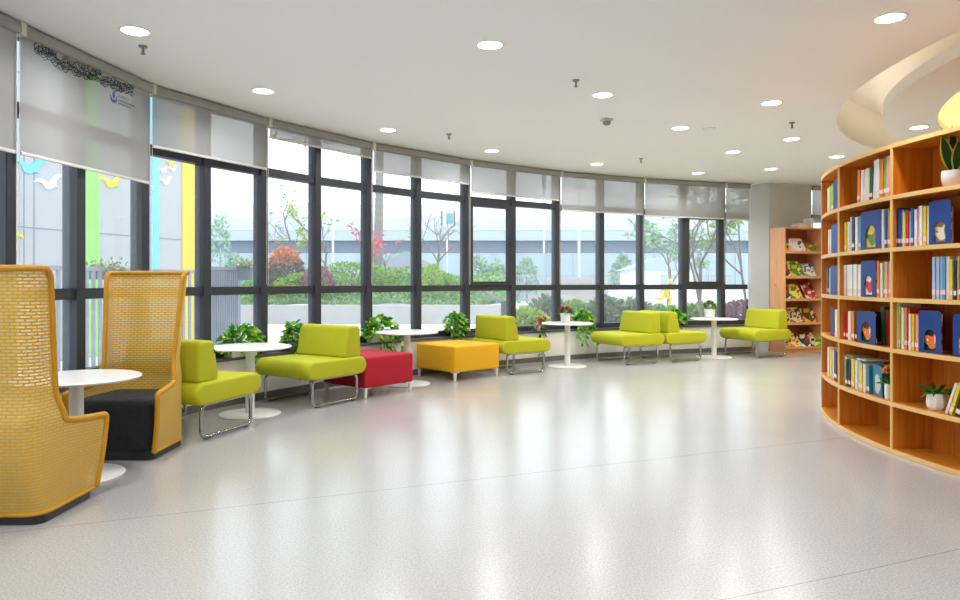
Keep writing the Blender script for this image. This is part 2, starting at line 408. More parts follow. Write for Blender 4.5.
def window(n, a, b, na, casement=False, mull=True, upper=2.745):
    w = empty('window_%d' % n); tag(w, kind='structure')
    t = (b-a).normalized()
    if mull:
        ang = math.atan2(-na.x, na.y)
        obj('mullion', box(bmesh.new(), (a.x, a.y, (ZS+ZC)/2), (.105, .15, ZC-ZS), ang, .006, seg=1), M['frame'], w)
    aa, bb = a+t*.05, b-t*.05
    obj('bottom_rail', beam(bmesh.new(), aa, bb, 0, .1, ZS, ZS+.085), M['frame'], w)
    obj('transom', beam(bmesh.new(), aa, bb, 0, .1, 1.245, 1.34), M['frame'], w)
    obj('transom', beam(bmesh.new(), aa, bb, 0, .1, upper-.05, upper+.05), M['frame'], w)
    obj('head_rail', beam(bmesh.new(), aa, bb, 0, .1, ZC-.07, ZC), M['frame'], w)
    for z0, z1 in ((ZS+.085, 1.245), (1.34, upper-.05), (upper+.05, ZC-.07)):
        obj('glass_pane', beam(bmesh.new(), aa, bb, 0, .012, z0, z1), M['glass'], w)
    if casement:
        bm = bmesh.new(); z0, z1 = 1.34, upper-.05; q = .06
        nn = Vector((-t.y, t.x, 0))*-.03
        beam(bm, aa+nn, bb+nn, 0, .09, z0, z0+q); beam(bm, aa+nn, bb+nn, 0, .09, z1-q, z1)
        for p in (aa+t*q/2, bb-t*q/2): beam(bm, p-t*q/2+nn, p+t*q/2+nn, 0, .09, z0+q, z1-q)
        obj('casement_frame', bm, M['frame'], w)
        h = bmesh.new(); p = bb-t*.045+nn*3.2
        tube(h, [(p.x, p.y, 1.98), (p.x, p.y, 2.05), (p.x-.03*t.x, p.y-.03*t.y-.02, 2.07), (p.x-.05*t.x, p.y-.05*t.y-.03, 1.96)], .012)
        obj('handle', h, M['plinth'], w)
    return w
for i in range(len(PW)-1):
    k = i-NPRE
    window(i+1, PW[i], PW[i+1], nrm(i), casement=(k in (8, 13)), mull=True)

PC = [Vector((5.525, 14.42, 0)), Vector((5.81, 14.06, 0)), Vector((6.80, 14.36, 0)), Vector((6.80, 15.0, 0)), Vector((5.86, 15.0, 0))]
tag(obj('wall_corner', prism(bmesh.new(), [(p.x, p.y) for p in PC], 0, ZC), M['pillar']), kind='structure')
RW = [Vector((6.8, 14.55, 0)), Vector((7.75, 14.75, 0)), Vector((8.7, 14.85, 0))]
for i in range(2): window(len(PW)+i, RW[i], RW[i+1], Vector((-.1, 1, 0)))
bm = bmesh.new(); beam(bm, RW[0], RW[2], 0, .25, 0, ZS); tag(obj('wall_far', bm, M['wall']), kind='structure')
X1, YB = 13.0, -7.0
P_l = PW[0]
bm = bmesh.new(); beam(bm, RW[2], V(X1, 14.85, 0), 0, .2, 0, ZC); beam(bm, V(X1, 14.85, 0), V(X1, YB, 0), 0, .2, 0, ZC)
tag(obj('wall_right', bm, M['wall']), kind='structure')
bm = bmesh.new(); beam(bm, V(X1, YB, 0), V(P_l.x-.2, YB, 0), 0, .2, 0, ZC); tag(obj('wall_back', bm, M['wall']), kind='structure')
bm = bmesh.new(); beam(bm, V(P_l.x, YB, 0), V(P_l.x, P_l.y, 0), 0, .2, 0, ZC); tag(obj('wall_left', bm, M['wall']), kind='structure')

outline = [off(i, .05) for i in range(len(PW))]+[V(5.5, 14.9, 0), V(X1, 14.9, 0), V(X1, YB, 0), V(P_l.x, YB, 0)]
bm = bmesh.new(); vs = [bm.verts.new((p.x, p.y, 0)) for p in outline]
f = bm.faces.new(vs); r = bmesh.ops.triangulate(bm, faces=[f])
tag(obj('floor', bm, M['floor']), kind='structure')
for p in bpy.data.objects['floor'].data.polygons: pass

# ceiling with the round opening above the bookcase
HC, HR, DR, GR = V(9.37, 6.05, 0), 5.6, 5.3, 4.72
HCs = [(HC.x+HR*math.cos(a), HC.y+HR*math.sin(a)) for a in [2*PI*i/96 for i in range(96)]]
HC2 = HC
bm = bmesh.new()
o_ = [bm.verts.new((p.x, p.y, ZC)) for p in [off(i, .2) for i in range(len(PW))]+[V(5.4, 15.1, 0), V(16, 15.1, 0), V(16, YB-.1, 0), V(P_l.x-.1, YB-.1, 0)]]
h_ = [bm.verts.new((x, y, ZC)) for x, y in HCs]
es = [bm.edges.new((o_[i], o_[(i+1) % len(o_)])) for i in range(len(o_))]+[bm.edges.new((h_[i], h_[(i+1) % 96])) for i in range(96)]
bmesh.ops.triangle_fill(bm, use_beauty=True, use_dissolve=False, edges=es)
ceiling = tag(obj('ceiling', bm, M['ceil']), kind='structure')
bm = bmesh.new()
a_ = [bm.verts.new((x, y, ZC)) for x, y in HCs]; b_ = [bm.verts.new((x, y, ZC+.55)) for x, y in HCs]
for i in range(96): bm.faces.new((a_[i], a_[(i+1) % 96], b_[(i+1) % 96], b_[i]))
bm.faces.new(b_)
obj('recess', bm, mat('warm_white_paint', (236, 231, 222), .8, noise=.02), ceiling, smooth=True)
bm = bmesh.new()                         # suspended ring
DC = V(9.5, 5.9, 0)
n = 128
ring = []
for r_, z in ((DR, ZC-.005), (DR, ZC+.12), (GR, ZC+.12), (GR, ZC-.005)):
    ring.append([bm.verts.new((DC.x+r_*math.cos(2*PI*i/n), DC.y+r_*math.sin(2*PI*i/n), z)) for i in range(n)])
for q in range(4):
    A, B = ring[q], ring[(q+1) % 4]
    for i in range(n): bm.faces.new((A[i], A[(i+1) % n], B[(i+1) % n], B[i]))
obj('suspended_ring', bm, M['ceil'], ceiling, smooth=True)
obj('glow_blocker', lathe(bmesh.new(), [(0, ZC+.11), (GR+.02, ZC+.11), (GR+.02, ZC+.16), (0, ZC+.16)], 96, (DC.x, DC.y, 0)), M['ceil'], ceiling)  # added unseen disc that keeps the panel's glow out of the recess
obj('cove_light', lathe(bmesh.new(), [(DR-.12, ZC+.125), (DR-.06, ZC+.125), (DR-.06, ZC+.135), (DR-.12, ZC+.135), (DR-.12, ZC+.125)], 96, (DC.x, DC.y, 0)), m_emit('cove_led', (255, 238, 208), 6.0), ceiling)
tag(obj('luminous_ceiling_panel', lathe(bmesh.new(), [(0, ZC+.06), (GR-.01, ZC+.06), (GR-.01, ZC+.09), (0, ZC+.09)], 96, (DC.x, DC.y, 0)), M['glow']),
    'warm yellow glowing round panel in the ceiling ring above the bookcase', 'ceiling light')

# ------------------------------------------------------------------ blinds
BL = [(-2, 2.38, 'edge'), (0, 2.383, 'orn'), (2, 2.76, ''), (4, 3.155, ''), (6, 2.975, ''), (8, 2.85, ''), (10, 2.68, ''), (12, 2.655, ''), (14, 2.645, 'end')]
BLAB = ['grey roller blind at the far left edge, mostly outside the frame',
        'grey roller blind printed with black scrollwork and a small logo',
        'grey roller blind right of the printed one, drawn to the upper bar',
        'shortest grey roller blind, rolled almost fully up, fourth from the left',
        'grey roller blind in front of the palm trunk outside',
        'grey roller blind above the casement window with the handle',
        'grey roller blind above the table with red flowers',
        'grey roller blind above the two back-to-back lime seats',
        'narrow grey roller blind beside the grey pillar']
def scroll(bm, P, q, w):                 # flat ribbon along points in the blind's plane
    for i in range(len(P)-1):
        d = (P[i+1][0]-P[i][0], P[i+1][1]-P[i][1]); l = math.hypot(*d) or 1
        n = (-d[1]/l*w, d[0]/l*w)
        bm.faces.new([bm.verts.new(q(x, y)) for x, y in ((P[i][0]+n[0], P[i][1]+n[1]), (P[i+1][0]+n[0], P[i+1][1]+n[1]), (P[i+1][0]-n[0], P[i+1][1]-n[1]), (P[i][0]-n[0], P[i][1]-n[1]))])
for (k, zb, kind), lab in zip(BL, BLAB):
    i0 = k+NPRE; i1 = min(i0+2, len(PW)-1)
    A, B = off(i0, -.128), off(i1, -.128)
    if kind == 'end': B = A+(B-A)*.93
    t = (B-A).normalized(); L = (B-A).length; nrmv = Vector((-t.y, t.x, 0))
    root = thing('roller_blind', lab, 'blind', ((A.x+B.x)/2, (A.y+B.y)/2, ZC), math.atan2(t.y, t.x), 'roller blinds along the curved window wall')
    h = L/2
    bm = bmesh.new(); prism(bm, [(x, z) for x, z in rrect(.045, .045, .02, 3)], -h+.02, h-.02, Matrix(((0, 0, 1, 0), (1, 0, 0, 0), (0, 1, 0, -.055), (0, 0, 0, 1))))
    obj('headrail', bm, M['cass'], root, smooth=True)
    for sx in (-1, 1): obj('bracket', box(bmesh.new(), (sx*(h-.012), -.002, -.055), (.032, .1, .106), 0, .006), M['bracket'], root)
    dz = ZC-zb
    obj('fabric', box(bmesh.new(), (0, 0, -(.09+dz)/2), (L-.045, .002, dz-.09)), M['blind'], root)
    obj('bottom_bar', box(bmesh.new(), (0, 0, -dz), (L-.045, .022, .026), 0, .005), M['bar'], root)
    c = bmesh.new(); tube(c, [(h-.03, -.035, -.1), (h-.03, -.035, -2.0), (h-.03, -.022, -2.03), (h-.03, -.01, -2.0), (h-.03, -.01, -.1)], .0028, 5)
    obj('pull_cord', c, M['bar'], root)
    if kind == 'orn':
        rnd = random.Random(3); bm = bmesh.new()
        q = lambda x, y: (x, -.0035, y)
        for j in range(64):
            s = j/63.0
            x0 = -h+.19+s*(L-.50); y0 = -.135-.012*s+rnd.uniform(-.05, .035)-(.02 if .2 < s < .5 else 0)
            r = rnd.uniform(.018, .05); d = rnd.choice((-1, 1)); ph = rnd.uniform(0, 6.28); tn = rnd.uniform(1.0, 1.9)
            scroll(bm, [(x0+r*(1-.72*e/26)*math.cos(ph+d*e/26*tn*6.28)*1.3, y0+r*(1-.72*e/26)*math.sin(ph+d*e/26*tn*6.28)*.85) for e in range(27)], q, rnd.uniform(.0022, .0048))
        for s0, s1, dy in ((.02, .42, .02), (.1, .45, -.05), (.45, .97, .015), (.5, .95, -.035)):
            scroll(bm, [(-h+.2+(s0+(s1-s0)*e/40)*(L-.50), -.14+dy+.022*math.sin(e*.55+dy*90)-.03*math.sin(PI*e/40)) for e in range(41)], q, .0035)
        obj('printed_scrollwork', bm, M['ink'], root, recalc=False)
        lx, ly = h-.58, -.285
        def blob(c, pts, m_): 
            b2 = bmesh.new(); b2.faces.new([b2.verts.new(q(c[0]+x, c[1]+y)) for x, y in pts]); obj('printed_logo', b2, m_, root, recalc=False)
        arc = [(.05*math.cos(math.radians(a)), .05*math.sin(math.radians(a))) for a in range(160, 400, 12)]
        arc2 = [(.038*math.cos(math.radians(a))+.004, .036*math.sin(math.radians(a))+.012) for a in range(400, 160, -12)]
        b2 = bmesh.new()
        for e in range(len(arc)-1):
            a2 = arc2[::-1]
            b2.faces.new([b2.verts.new(q(lx+p[0], ly+p[1])) for p in (arc[e], arc[e+1], a2[e+1], a2[e])])
        obj('printed_logo', b2, M['blue_ink'], root, recalc=False)
        blob((lx+.006, ly+.022), [(-.012, -.03), (.008, -.03), (.016, 0), (.008, .04), (-.014, .03), (-.02, 0)], M['blue_ink'])
        blob((lx-.028, ly+.03), [(-.008, -.025), (.006, -.02), (.008, .01), (-.002, .022), (-.012, .005)], M['yel_ink'])
        b2 = bmesh.new(); b3 = bmesh.new()
        for row, (y, hh, n_, ww) in enumerate(((ly+.022, .022, 6, .024), (ly-.014, .013, 17, .013), (ly-.044, .012, 13, .013))):
            for e in range(n_):
                x = lx+.07+e*ww*1.12
                tgt = b3 if (row == 1 and e >= 12) else b2
                for (xa, ya, xb, yb) in ((0, hh, ww*.8, hh), (0, hh*.5, ww*.8, hh*.45), (ww*.1, 0, ww*.1, hh), (ww*.6, 0, ww*.6, hh))[rnd.randint(0, 1):]:
                    scroll(tgt, [(x+xa, y+ya), (x+xb, y+yb)], q, .0022)
        obj('printed_lettering', b2, M['text'], root, recalc=False); obj('printed_lettering', b3, M['red_ink'], root, recalc=False)
# blind on the far window behind the bookcase
A, B = RW[0]+V(0, -.16, 0), RW[1]+V(0, -.16, 0); t = (B-A).normalized(); L = (B-A).length; h = L/2
root = thing('roller_blind', 'grey roller blind between the pillar and the curved bookcase', 'blind', ((A.x+B.x)/2, (A.y+B.y)/2, ZC), math.atan2(t.y, t.x), 'roller blinds along the curved window wall')
obj('headrail', box(bmesh.new(), (0, 0, -.055), (L-.04, .09, .09), 0, .02), M['cass'], root)
obj('fabric', box(bmesh.new(), (0, 0, -.42), (L-.07, .002, .66)), M['blind'], root)
obj('bottom_bar', box(bmesh.new(), (0, 0, -.76), (L-.07, .022, .026), 0, .005), M['bar'], root)

# ------------------------------------------------------------------ ceiling fittings
def area(name, loc, p, r=.1, col=(.985, .99, 1)):
    l = bpy.data.lights.new(name, 'AREA'); l.shape = 'DISK'; l.size = r*2; l.energy = p; l.color = col; l.spread = math.radians(150)
    o = bpy.data.objects.new(name, l); COL.objects.link(o); o.location = loc; return o
LAMP_W = 18.0
DL = [((135, 31), 'recessed round downlight above the printed blind, at upper left'), ((490, 45), 'recessed round downlight at top centre, nearest to the viewer'),
      ((890, 18), 'recessed round downlight in the top right corner, beside the round ceiling opening'), ((263, 91), 'recessed round downlight near the joint of the second and third blinds'),
      ((603, 95), 'recessed round downlight just above the grey box-shaped smoke detector'), ((388, 130), 'recessed round downlight close to the blind by the palm trunk'),
      ((492, 151), 'recessed round downlight close to the blind over the casement window'), ((680, 128), 'recessed round downlight left of the flat white ceiling disc'),
      ((771.6, 103), 'recessed round downlight left of the curved ceiling opening, above the sprinkler'), ((596.7, 164), 'recessed round downlight beside the blind above the red flower table'),
      ((698, 173), 'recessed round downlight beside the blinds nearest the grey pillar'), ((733, 152), 'recessed round downlight right of and beyond the flat white ceiling disc'),
      ((771, 169), 'recessed round downlight in front of the grey pillar top'), ((791.7, 139), 'recessed round downlight just below the rightmost sprinkler'),
      ((836.7, 156.7), 'recessed round downlight touching the top of the curved bookcase at left')]
def downlight(p, lab, z=ZC, visible=True):
    r = thing('ceiling_light', lab, 'ceiling light', (p.x, p.y, z), 0, 'recessed round downlights')
    obj('trim_ring', lathe(bmesh.new(), [(.1, -.004), (.118, -.006), (.124, 0.002), (.1, .002), (.1, -.004)], 32), M['ltrim'], r, smooth=True)
    obj('diffuser', lathe(bmesh.new(), [(0, -.002), (.1, -.002), (.1, .004), (0, .004)], 32), M['lamp'], r)
    area('ceiling_area_light', (p.x, p.y, z-.012), LAMP_W)
for (u, v), lab in DL: downlight(ce(u, v), lab)
p = ce(919, 127); downlight(p, 'recessed round downlight in the suspended ring above the bookcase', ZC-.006)
for i, (x, y) in enumerate([(-2.2, 3.2), (.2, 3.2), (2.6, 3.0), (-2.2, .8), (.5, .6), (3.2, .6), (6.5, 1.0), (-2, -2), (1, -2), (4, -2), (7.5, -2), (-1, -5), (3, -5), (7, -5)]):  # added unseen lamps with fixtures, brightening the room from outside the view
    area('ceiling_area_light', (x, y, ZC-.012), LAMP_W)
    obj('added_light', lathe(bmesh.new(), [(0, ZC-.002), (.1, ZC-.002), (.1, ZC+.004), (0, ZC+.004)], 32, (x, y, 0)), M['lamp'], ceiling)
    obj('added_light_trim', lathe(bmesh.new(), [(.1, ZC-.004), (.118, ZC-.006), (.124, ZC+.002), (.1, ZC+.002), (.1, ZC-.004)], 32, (x, y, 0)), M['ltrim'], ceiling, smooth=True)
for (u, v), lab in (((143, 46), 'small ceiling sprinkler beside the leftmost downlight'), ((449, 134), 'small ceiling sprinkler between the two window-side downlights'),
                    ((576, 80), 'small ceiling sprinkler at the middle of the ceiling, left of a downlight'), ((641, 158.5), 'small ceiling sprinkler close to the far blinds'),
                    ((792, 122.5), 'small ceiling sprinkler left of the round ceiling opening')):
    p = ce(u, v); r = thing('ceiling_sprinkler', lab, 'sprinkler', (p.x, p.y, ZC), 0, 'ceiling sprinklers')
    obj('escutcheon', lathe(bmesh.new(), [(0, 0), (.036, 0), (.034, -.012), (.012, -.016), (0, -.016)], 20), M['brass'], r, smooth=True)
    obj('sprinkler_head', lathe(bmesh.new(), [(0, -.014), (.011, -.014), (.011, -.06), (.02, -.064), (.02, -.07), (0, -.07)], 14), M['brass'], r, smooth=True)
p = ce(606.7, 119); r = thing('smoke_detector', 'grey stepped smoke detector on the ceiling below a downlight', 'smoke detector', (p.x, p.y, ZC))
obj('mounting_plate', box(bmesh.new(), (0, 0, -.015), (.12, .12, .03), .3, .008), M['bracket'], r)
obj('sensor', lathe(bmesh.new(), [(0, -.03), (.05, -.03), (.045, -.06), (.03, -.075), (0, -.075)], 20), M['grey'], r, smooth=True)
p = ce(709, 128.5); tag(obj('ceiling_speaker', lathe(bmesh.new(), [(0, 0), (.085, 0), (.083, -.012), (.06, -.016), (0, -.016)], 28), M['ltrim'], loc=(p.x, p.y, ZC), smooth=True),
    'flat white disc on the ceiling, unlit, right of a downlight', 'ceiling speaker')

# ------------------------------------------------------------------ tables
def make_table():
    r = thing('round_table', 'x', 'table', (0, 0, 0), 0, 'white pedestal tables along the windows')
    obj('tabletop', lathe(bmesh.new(), [(0, .72), (.395, .72), (.42, .716), (.428, .708), (.42, .698), (.40, .694), (0, .694)], 64), M['table'], r, smooth=True)
    obj('pedestal', lathe(bmesh.new(), [(0, .69), (.11, .69), (.11, .684), (.047, .682), (.047, .014), (0, .014)], 32), M['tabedge'], r, smooth=True)
    obj('base_plate', lathe(bmesh.new(), [(0, 0), (.315, 0), (.318, .006), (.312, .011), (.1, .016), (0, .016)], 64), M['tabedge'], r, smooth=True)
    return r
tabs = [(fl(76.5, 476), 'round white pedestal table between the two high-backed yellow chairs'), (fl(250, 414), 'round white pedestal table between two lime seats, left of the red ottoman'),
        (fl(407, 384), 'round white pedestal table between the red and yellow ottomans'), (fl(567.5, 366.3), 'round white pedestal table holding the red flower pot'),
        (fl(714, 357.2), 'round white pedestal table holding the small succulent pot')]
t0 = make_table()
TP = []
for i, (p, lab) in enumerate(tabs):
    TP.append(p)
    if i == 0: t0.location = p; t0['label'] = lab
    else: dup(t0, p, 0, lab)

# ------------------------------------------------------------------ lime seats
def stadium(y0, y1, z0, z1, n=10):
    r = (z1-z0)/2; zc = (z0+z1)/2; out = []
    for i in range(n+1): a = -PI/2+PI*i/n; out.append((y1-r+r*math.cos(a), zc+r*math.sin(a)))
    for i in range(n+1): a = PI/2+PI*i/n; out.append((y0+r+r*math.cos(a), zc+r*math.sin(a)))
    return out
def round_poly(pts, r, n=5):
    out = []; N = len(pts)
    for i in range(N):
        p = V(*pts[i], 0); a = V(*pts[i-1], 0)-p; b = V(*pts[(i+1) % N], 0)-p
        rr = min(r, a.length*.49, b.length*.49); A = p+a.normalized()*rr; B = p+b.normalized()*rr
        for k in range(n+1):
            t = k/n; q = A*(1-t)**2+p*2*t*(1-t)+B*t*t; out.append((q.x, q.y))
    return out
def pillow(prof, w, bev):                # profile in (y, z) swept along x with softly rounded end faces
    bm = bmesh.new(); ys = [p[0] for p in prof]; zs = [p[1] for p in prof]
    cy_, cz_ = (min(ys)+max(ys))/2, (min(zs)+max(zs))/2; hy, hz = (max(ys)-min(ys))/2, (max(zs)-min(zs))/2
    S = []
    st = [(-w+bev*(1-math.cos(a)), bev*(1-math.sin(a))) for a in [PI/2*k/4 for k in range(5)]]
    st = st+[(-x, i) for x, i in st[::-1]]
    for x, ins in st:
        S.append([bm.verts.new((x, cy_+(y-cy_)*(1-ins/hy), cz_+(z-cz_)*(1-ins/hz))) for y, z in prof])
    n = len(prof)
    for A, B in zip(S, S[1:]):
        for k in range(n): bm.faces.new((A[k], A[(k+1) % n], B[(k+1) % n], B[k]))
    bm.faces.new(S[0][::-1]); bm.faces.new(S[-1]); return bm
def make_seat():
    r = thing('lounge_seat', 'x', 'seat', (0, 0, 0), 0, 'lime lounge seats with chrome sled legs')
    obj('seat_cushion', pillow(stadium(-.47, .46, .312, .515), .45, .03), M['green'], r, smooth=True)
    prof = round_poly([(-.41, .505), (-.395, .875), (-.20, .875), (-.125, .505)], .05)
    b_ = obj('backrest', pillow(prof, .41, .03), M['green'], r, smooth=True)
    obj('cloth_tag', box(bmesh.new(), (.411, -.20, .77), (.004, .018, .032)), M['tagm'], b_)
    for sx in (-1, 1):
        x = sx*.39; c = []
        for cy, cz, a0 in ((.35-.06, .312-.06, 0), (-.35+.06, .312-.06, 90), (-.35+.06, .022+.06, 180), (.35-.06, .022+.06, 270)):
            for i in range(6):
                a = math.radians(a0+90*i/5); c.append((x, cy+.06*math.cos(a), cz+.06*math.sin(a)))
        obj('sled_leg', tube(bmesh.new(), c, .018, 10, closed=True), M['chrome'], r, smooth='all')
        for y in (-.27, .27): obj('foot_pad', box(bmesh.new(), (x, y, .004), (.026, .06, .008), 0, .002), M['plinth'], r)
    for y in (-.24, .24): obj('cross_bar', box(bmesh.new(), (0, y, .306), (.78, .03, .016)), M['plinth'], r)
    return r
s0 = make_seat()
seats = [((-2.715, 6.61), 72, 'lime lounge seat right behind the high-backed chair with the black seat'), ((-1.98, 8.22), 236.5, 'lime lounge seat directly left of the red ottoman'),
         ((.48, 11.0), 33.8, 'lime lounge seat directly right of the yellow ottoman'), ((2.56, 12.2), 205.6, 'left one of the two back-to-back lime lounge seats'),
         ((3.43, 12.63), 26.3, 'right one of the two back-to-back lime lounge seats'), ((5.2, 13.25), 204, 'lime lounge seat in front of the pillar and magazine rack')]
for i, ((x, y), h, lab) in enumerate(seats):
    rz = math.radians(h-90)
    if i == 0: s0.location = (x, y, 0); s0.rotation_euler = (0, 0, rz); s0['label'] = lab
    else: dup(s0, (x, y, 0), rz, lab)

# ------------------------------------------------------------------ ottomans
def ottoman(loc, deg, m, lab, s=.425):
    r = thing('ottoman', lab, 'ottoman', loc, math.radians(deg), 'square ottomans by the windows')
    bm = bmesh.new(); box(bm, (0, 0, .305), (2*s, 2*s, .37), 0, .028, seg=4)
    obj('cushion', bm, m, r, smooth='all')
    for sx in (-1, 1):
        for sy in (-1, 1):
            x, y = sx*(s-.035), sy*(s-.035)
            bm = bmesh.new(); prism(bm, [(x-.019, y-.019), (x+.019, y-.019), (x+.019, y+.019), (x-.019, y+.019)], 0, .122)
            for v in bm.verts:
                if v.co.z < .01: v.co.x = x+(v.co.x-x)*.72; v.co.y = y+(v.co.y-y)*.72
            box(bm, (x-sx*.03, y, .117), (.09, .034, .01)); box(bm, (x, y-sy*.03, .117), (.034, .09, .01))
            obj('leg', bm, M['legw'], r)
    return r
ottoman((-.33, 10.38, 0), 43, M['amber'], 'amber yellow square ottoman with short white legs', .44)
ottoman((-1.42, 8.91, 0), 50, M['red'], 'crimson red square ottoman with short white legs', .405)

# ------------------------------------------------------------------ high-backed mesh chairs
def make_high_chair():
    r = thing('high_back_chair', 'x', 'chair', (0, 0, 0), 0, 'high-backed yellow mesh chairs')
    obj('plinth', prism(bmesh.new(), rrect(.305, .28, .06), 0, .07), M['plinth'], r)
    bm = bmesh.new(); n = 0
    S = []
    for z, k in ((.07, .0), (.2, .35), (.34, .7), (.42, 1), (.455, .98), (.475, .93), (.482, .85)):
        kk = 1 if k < .85 or z < .43 else k
        q = min(1, (z-.07)/.35)
        S.append([bm.verts.new((x*(1+.12*q)*kk*(1-.22*q*(.27-y)/.54), (y+.025*q)*(1+.03*q)*kk, z)) for x, y in rrect(.285, .265, .05)])
    n = len(S[0])
    for A, B in zip(S, S[1:]):
        for i in range(n): bm.faces.new((A[i], A[(i+1) % n], B[(i+1) % n], B[i]))
    bm.faces.new(S[0][::-1]); bm.faces.new(S[-1])
    obj('seat', bm, M['quilt'], r, smooth=True)
    NS, NC, NB = 9, 8, 16
    def plan(w, yf, yb, rad):
        P = []
        for i in range(NS): P.append((w, yf+(yb+rad-yf)*i/NS))
        for i in range(NC): a = math.radians(90*i/NC); P.append((w-rad+rad*math.cos(a), yb+rad-rad*math.sin(a)))
        for i in range(NB): P.append((w-rad-(2*w-2*rad)*i/NB, yb))
        for i in range(NC): a = math.radians(90*i/NC); P.append((-w+rad-rad*math.sin(a), yb+rad-rad*math.cos(a)))
        for i in range(NS+1): P.append((-w, yb+rad+(yf-yb-rad)*i/NS))
        return P
    zs = [.06, .12, .2, .28, .36, .44, .5, .555]
    bm = bmesh.new(); uvl = bm.loops.layers.uv.new('UVMap'); UVd = {}
    rows = []
    for z in zs:
        k = (z-.06)/.495; e = math.sin(min(1, k)*PI/2)
        P = plan(.315+.045*e, .285+.04*k, -.29-.055*e, .1)
        yf_, yb_ = .285+.04*k, -.29-.055*e
        P = [(x*(1-.2*e*(yf_-y)/(yf_-yb_)), y) for x, y in P]
        s = 0; row = []; q = None
        for p in P:
            if q: s += math.hypot(p[0]-q[0], p[1]-q[1])
            q = p; row.append([bm.verts.new((p[0], p[1], z-.03*k*min(1, max(0, (p[1]+.06)/.38)))), s])
        half = s/2
        for a in row: UVd[a[0]] = (a[1]-half, z)
        rows.append([a[0] for a in row])
    def face(vs):
        f = bm.faces.new(vs)
        for l in f.loops: l[uvl].uv = UVd[l.vert]
    for A, B in zip(rows, rows[1:]):
        for i in range(len(A)-1): face((A[i], A[i+1], B[i+1], B[i]))
    # tall back: the same wrap carried upwards between two points on the arms
    c0 = 6; N0 = len(rows[0]); c1 = N0-1-c0
    base = rows[-1][c0:c1+1]; n = len(base); prev = base; right = []; left = []; toprow = None
    topz, rad = 1.475, .06
    ts = [.015, .04, .08, .14, .22, .32, .44, .56, .68, .8, .9, .96, 1.0]
    for t in ts:
        e = min(1, t/.22); e = e*e*(3-2*e)
        w = .36+(.28-.36)*e+.045*t; ye = -.06-.03*e-.13*t; yb = -.345+.045*e-.075*t
        rd = .1-.03*t
        Q = []
        side = NS-c0
        for i in range(side): Q.append((w, ye+(yb+rd-ye)*i/side))
        for i in range(NC): a = math.radians(90*i/NC); Q.append((w-rd+rd*math.cos(a), yb+rd-rd*math.sin(a)))
        for i in range(NB): Q.append((w-rd-(2*w-2*rd)*i/NB, yb))
        for i in range(NC): a = math.radians(90*i/NC); Q.append((-w+rd-rd*math.sin(a), yb+rd-rd*math.cos(a)))
        for i in range(side+1): Q.append((-w, yb+rd+(ye-yb-rd)*i/side))
        Q = [(x*(1-.2*(1-e)*(.325-y)/.67), y) for x, y in Q]
        ss = [0]
        for a, b in zip(Q, Q[1:]): ss.append(ss[-1]+math.hypot(b[0]-a[0], b[1]-a[1]))
        row = []
        k0 = min(1, t/.04)
        for i, (x, y) in enumerate(Q):
            d = min(ss[i], ss[-1]-ss[i]); dz = 0 if d >= rad else rad-math.sqrt(max(0, rad*rad-(rad-d)**2))
            zz = .555+(topz-dz*.8-.555)*t
            v = bm.verts.new((x, y, zz)); UVd[v] = (ss[i]-ss[-1]/2, zz); row.append(v)
        for i in range(n-1): face((prev[i], prev[i+1], row[i+1], row[i]))
        prev = row; right.append(row[0].co.copy()); left.append(row[-1].co.copy()); toprow = [v.co.copy() for v in row]
    R_ = [rw[0].co.copy() for rw in rows]; wt = [v.co.copy() for v in rows[-1]]; L_ = [rw[-1].co.copy() for rw in rows]
    path = R_+wt[1:c0]+right+toprow[1:-1]+left[::-1]+wt[c1+1:-1]+L_[::-1]
    bot = [v.co.copy() for v in rows[0]]
    obj('mesh_shell', bm, M['mesh'], r, smooth='all')
    obj('rim', tube(bmesh.new(), chaikin(path, 2), .02, 10), M['rim'], r, smooth='all')
    obj('lower_rim', tube(bmesh.new(), bot, .012, 8), M['rim'], r, smooth='all')
    return r
hc = make_high_chair(); hc.location = (-2.83, 4.30, 0); hc['label'] = 'high-backed yellow mesh chair seen from behind, nearest at the left edge'
dup(hc, (-2.865, 5.76, 0), PI, 'high-backed yellow mesh chair facing us with a black quilted seat')

# ------------------------------------------------------------------ plants
def leaf(bm, p, d, up, L, W, droop=.3, fold=.15, n=4, mi=0, shape='heart'):
    d = d.normalized(); s = d.cross(up)
    if s.length < 1e-4: s = d.orthogonal()
    s.normalize(); nn = s.cross(d); prev = None
    for i in range(n+1):
        t = i/n
        if shape == 'heart': w = W*(math.sin(PI*min(1, t*.82+.16))**.8)*(1-.25*t) if t < 1 else 0
        elif shape == 'strap': w = W*(1-t**3)*(.75+.25*math.sin(PI*t)) if t < 1 else 0
        else: w = W*math.sin(PI*t) if 0 < t < 1 else 0
        c = p+d*(L*t)-Vector((0, 0, 1))*(droop*L*t*t)
        row = (c+s*w/2+nn*fold*w, c, c-s*w/2+nn*fold*w)
        if w < 1e-5: row = (c,)
        vs = [bm.verts.new(q) for q in row]
        if prev:
            if len(prev) == 3 and len(vs) == 3:
                fs = [(prev[0], prev[1], vs[1], vs[0]), (prev[1], prev[2], vs[2], vs[1])]
            elif len(prev) == 3: fs = [(prev[0], prev[1], vs[0]), (prev[1], prev[2], vs[0])]
            elif len(vs) == 3: fs = [(prev[0], vs[1], vs[0]), (prev[0], vs[2], vs[1])]
            else: fs = []
            for f in fs: bm.faces.new(f).material_index = mi
        prev = vs
def rdir(rnd, zmin=-.2, zmax=1):
    a = rnd.uniform(0, 2*PI); z = rnd.uniform(zmin, zmax); q = math.sqrt(max(0, 1-z*z)); return Vector((q*math.cos(a), q*math.sin(a), z))

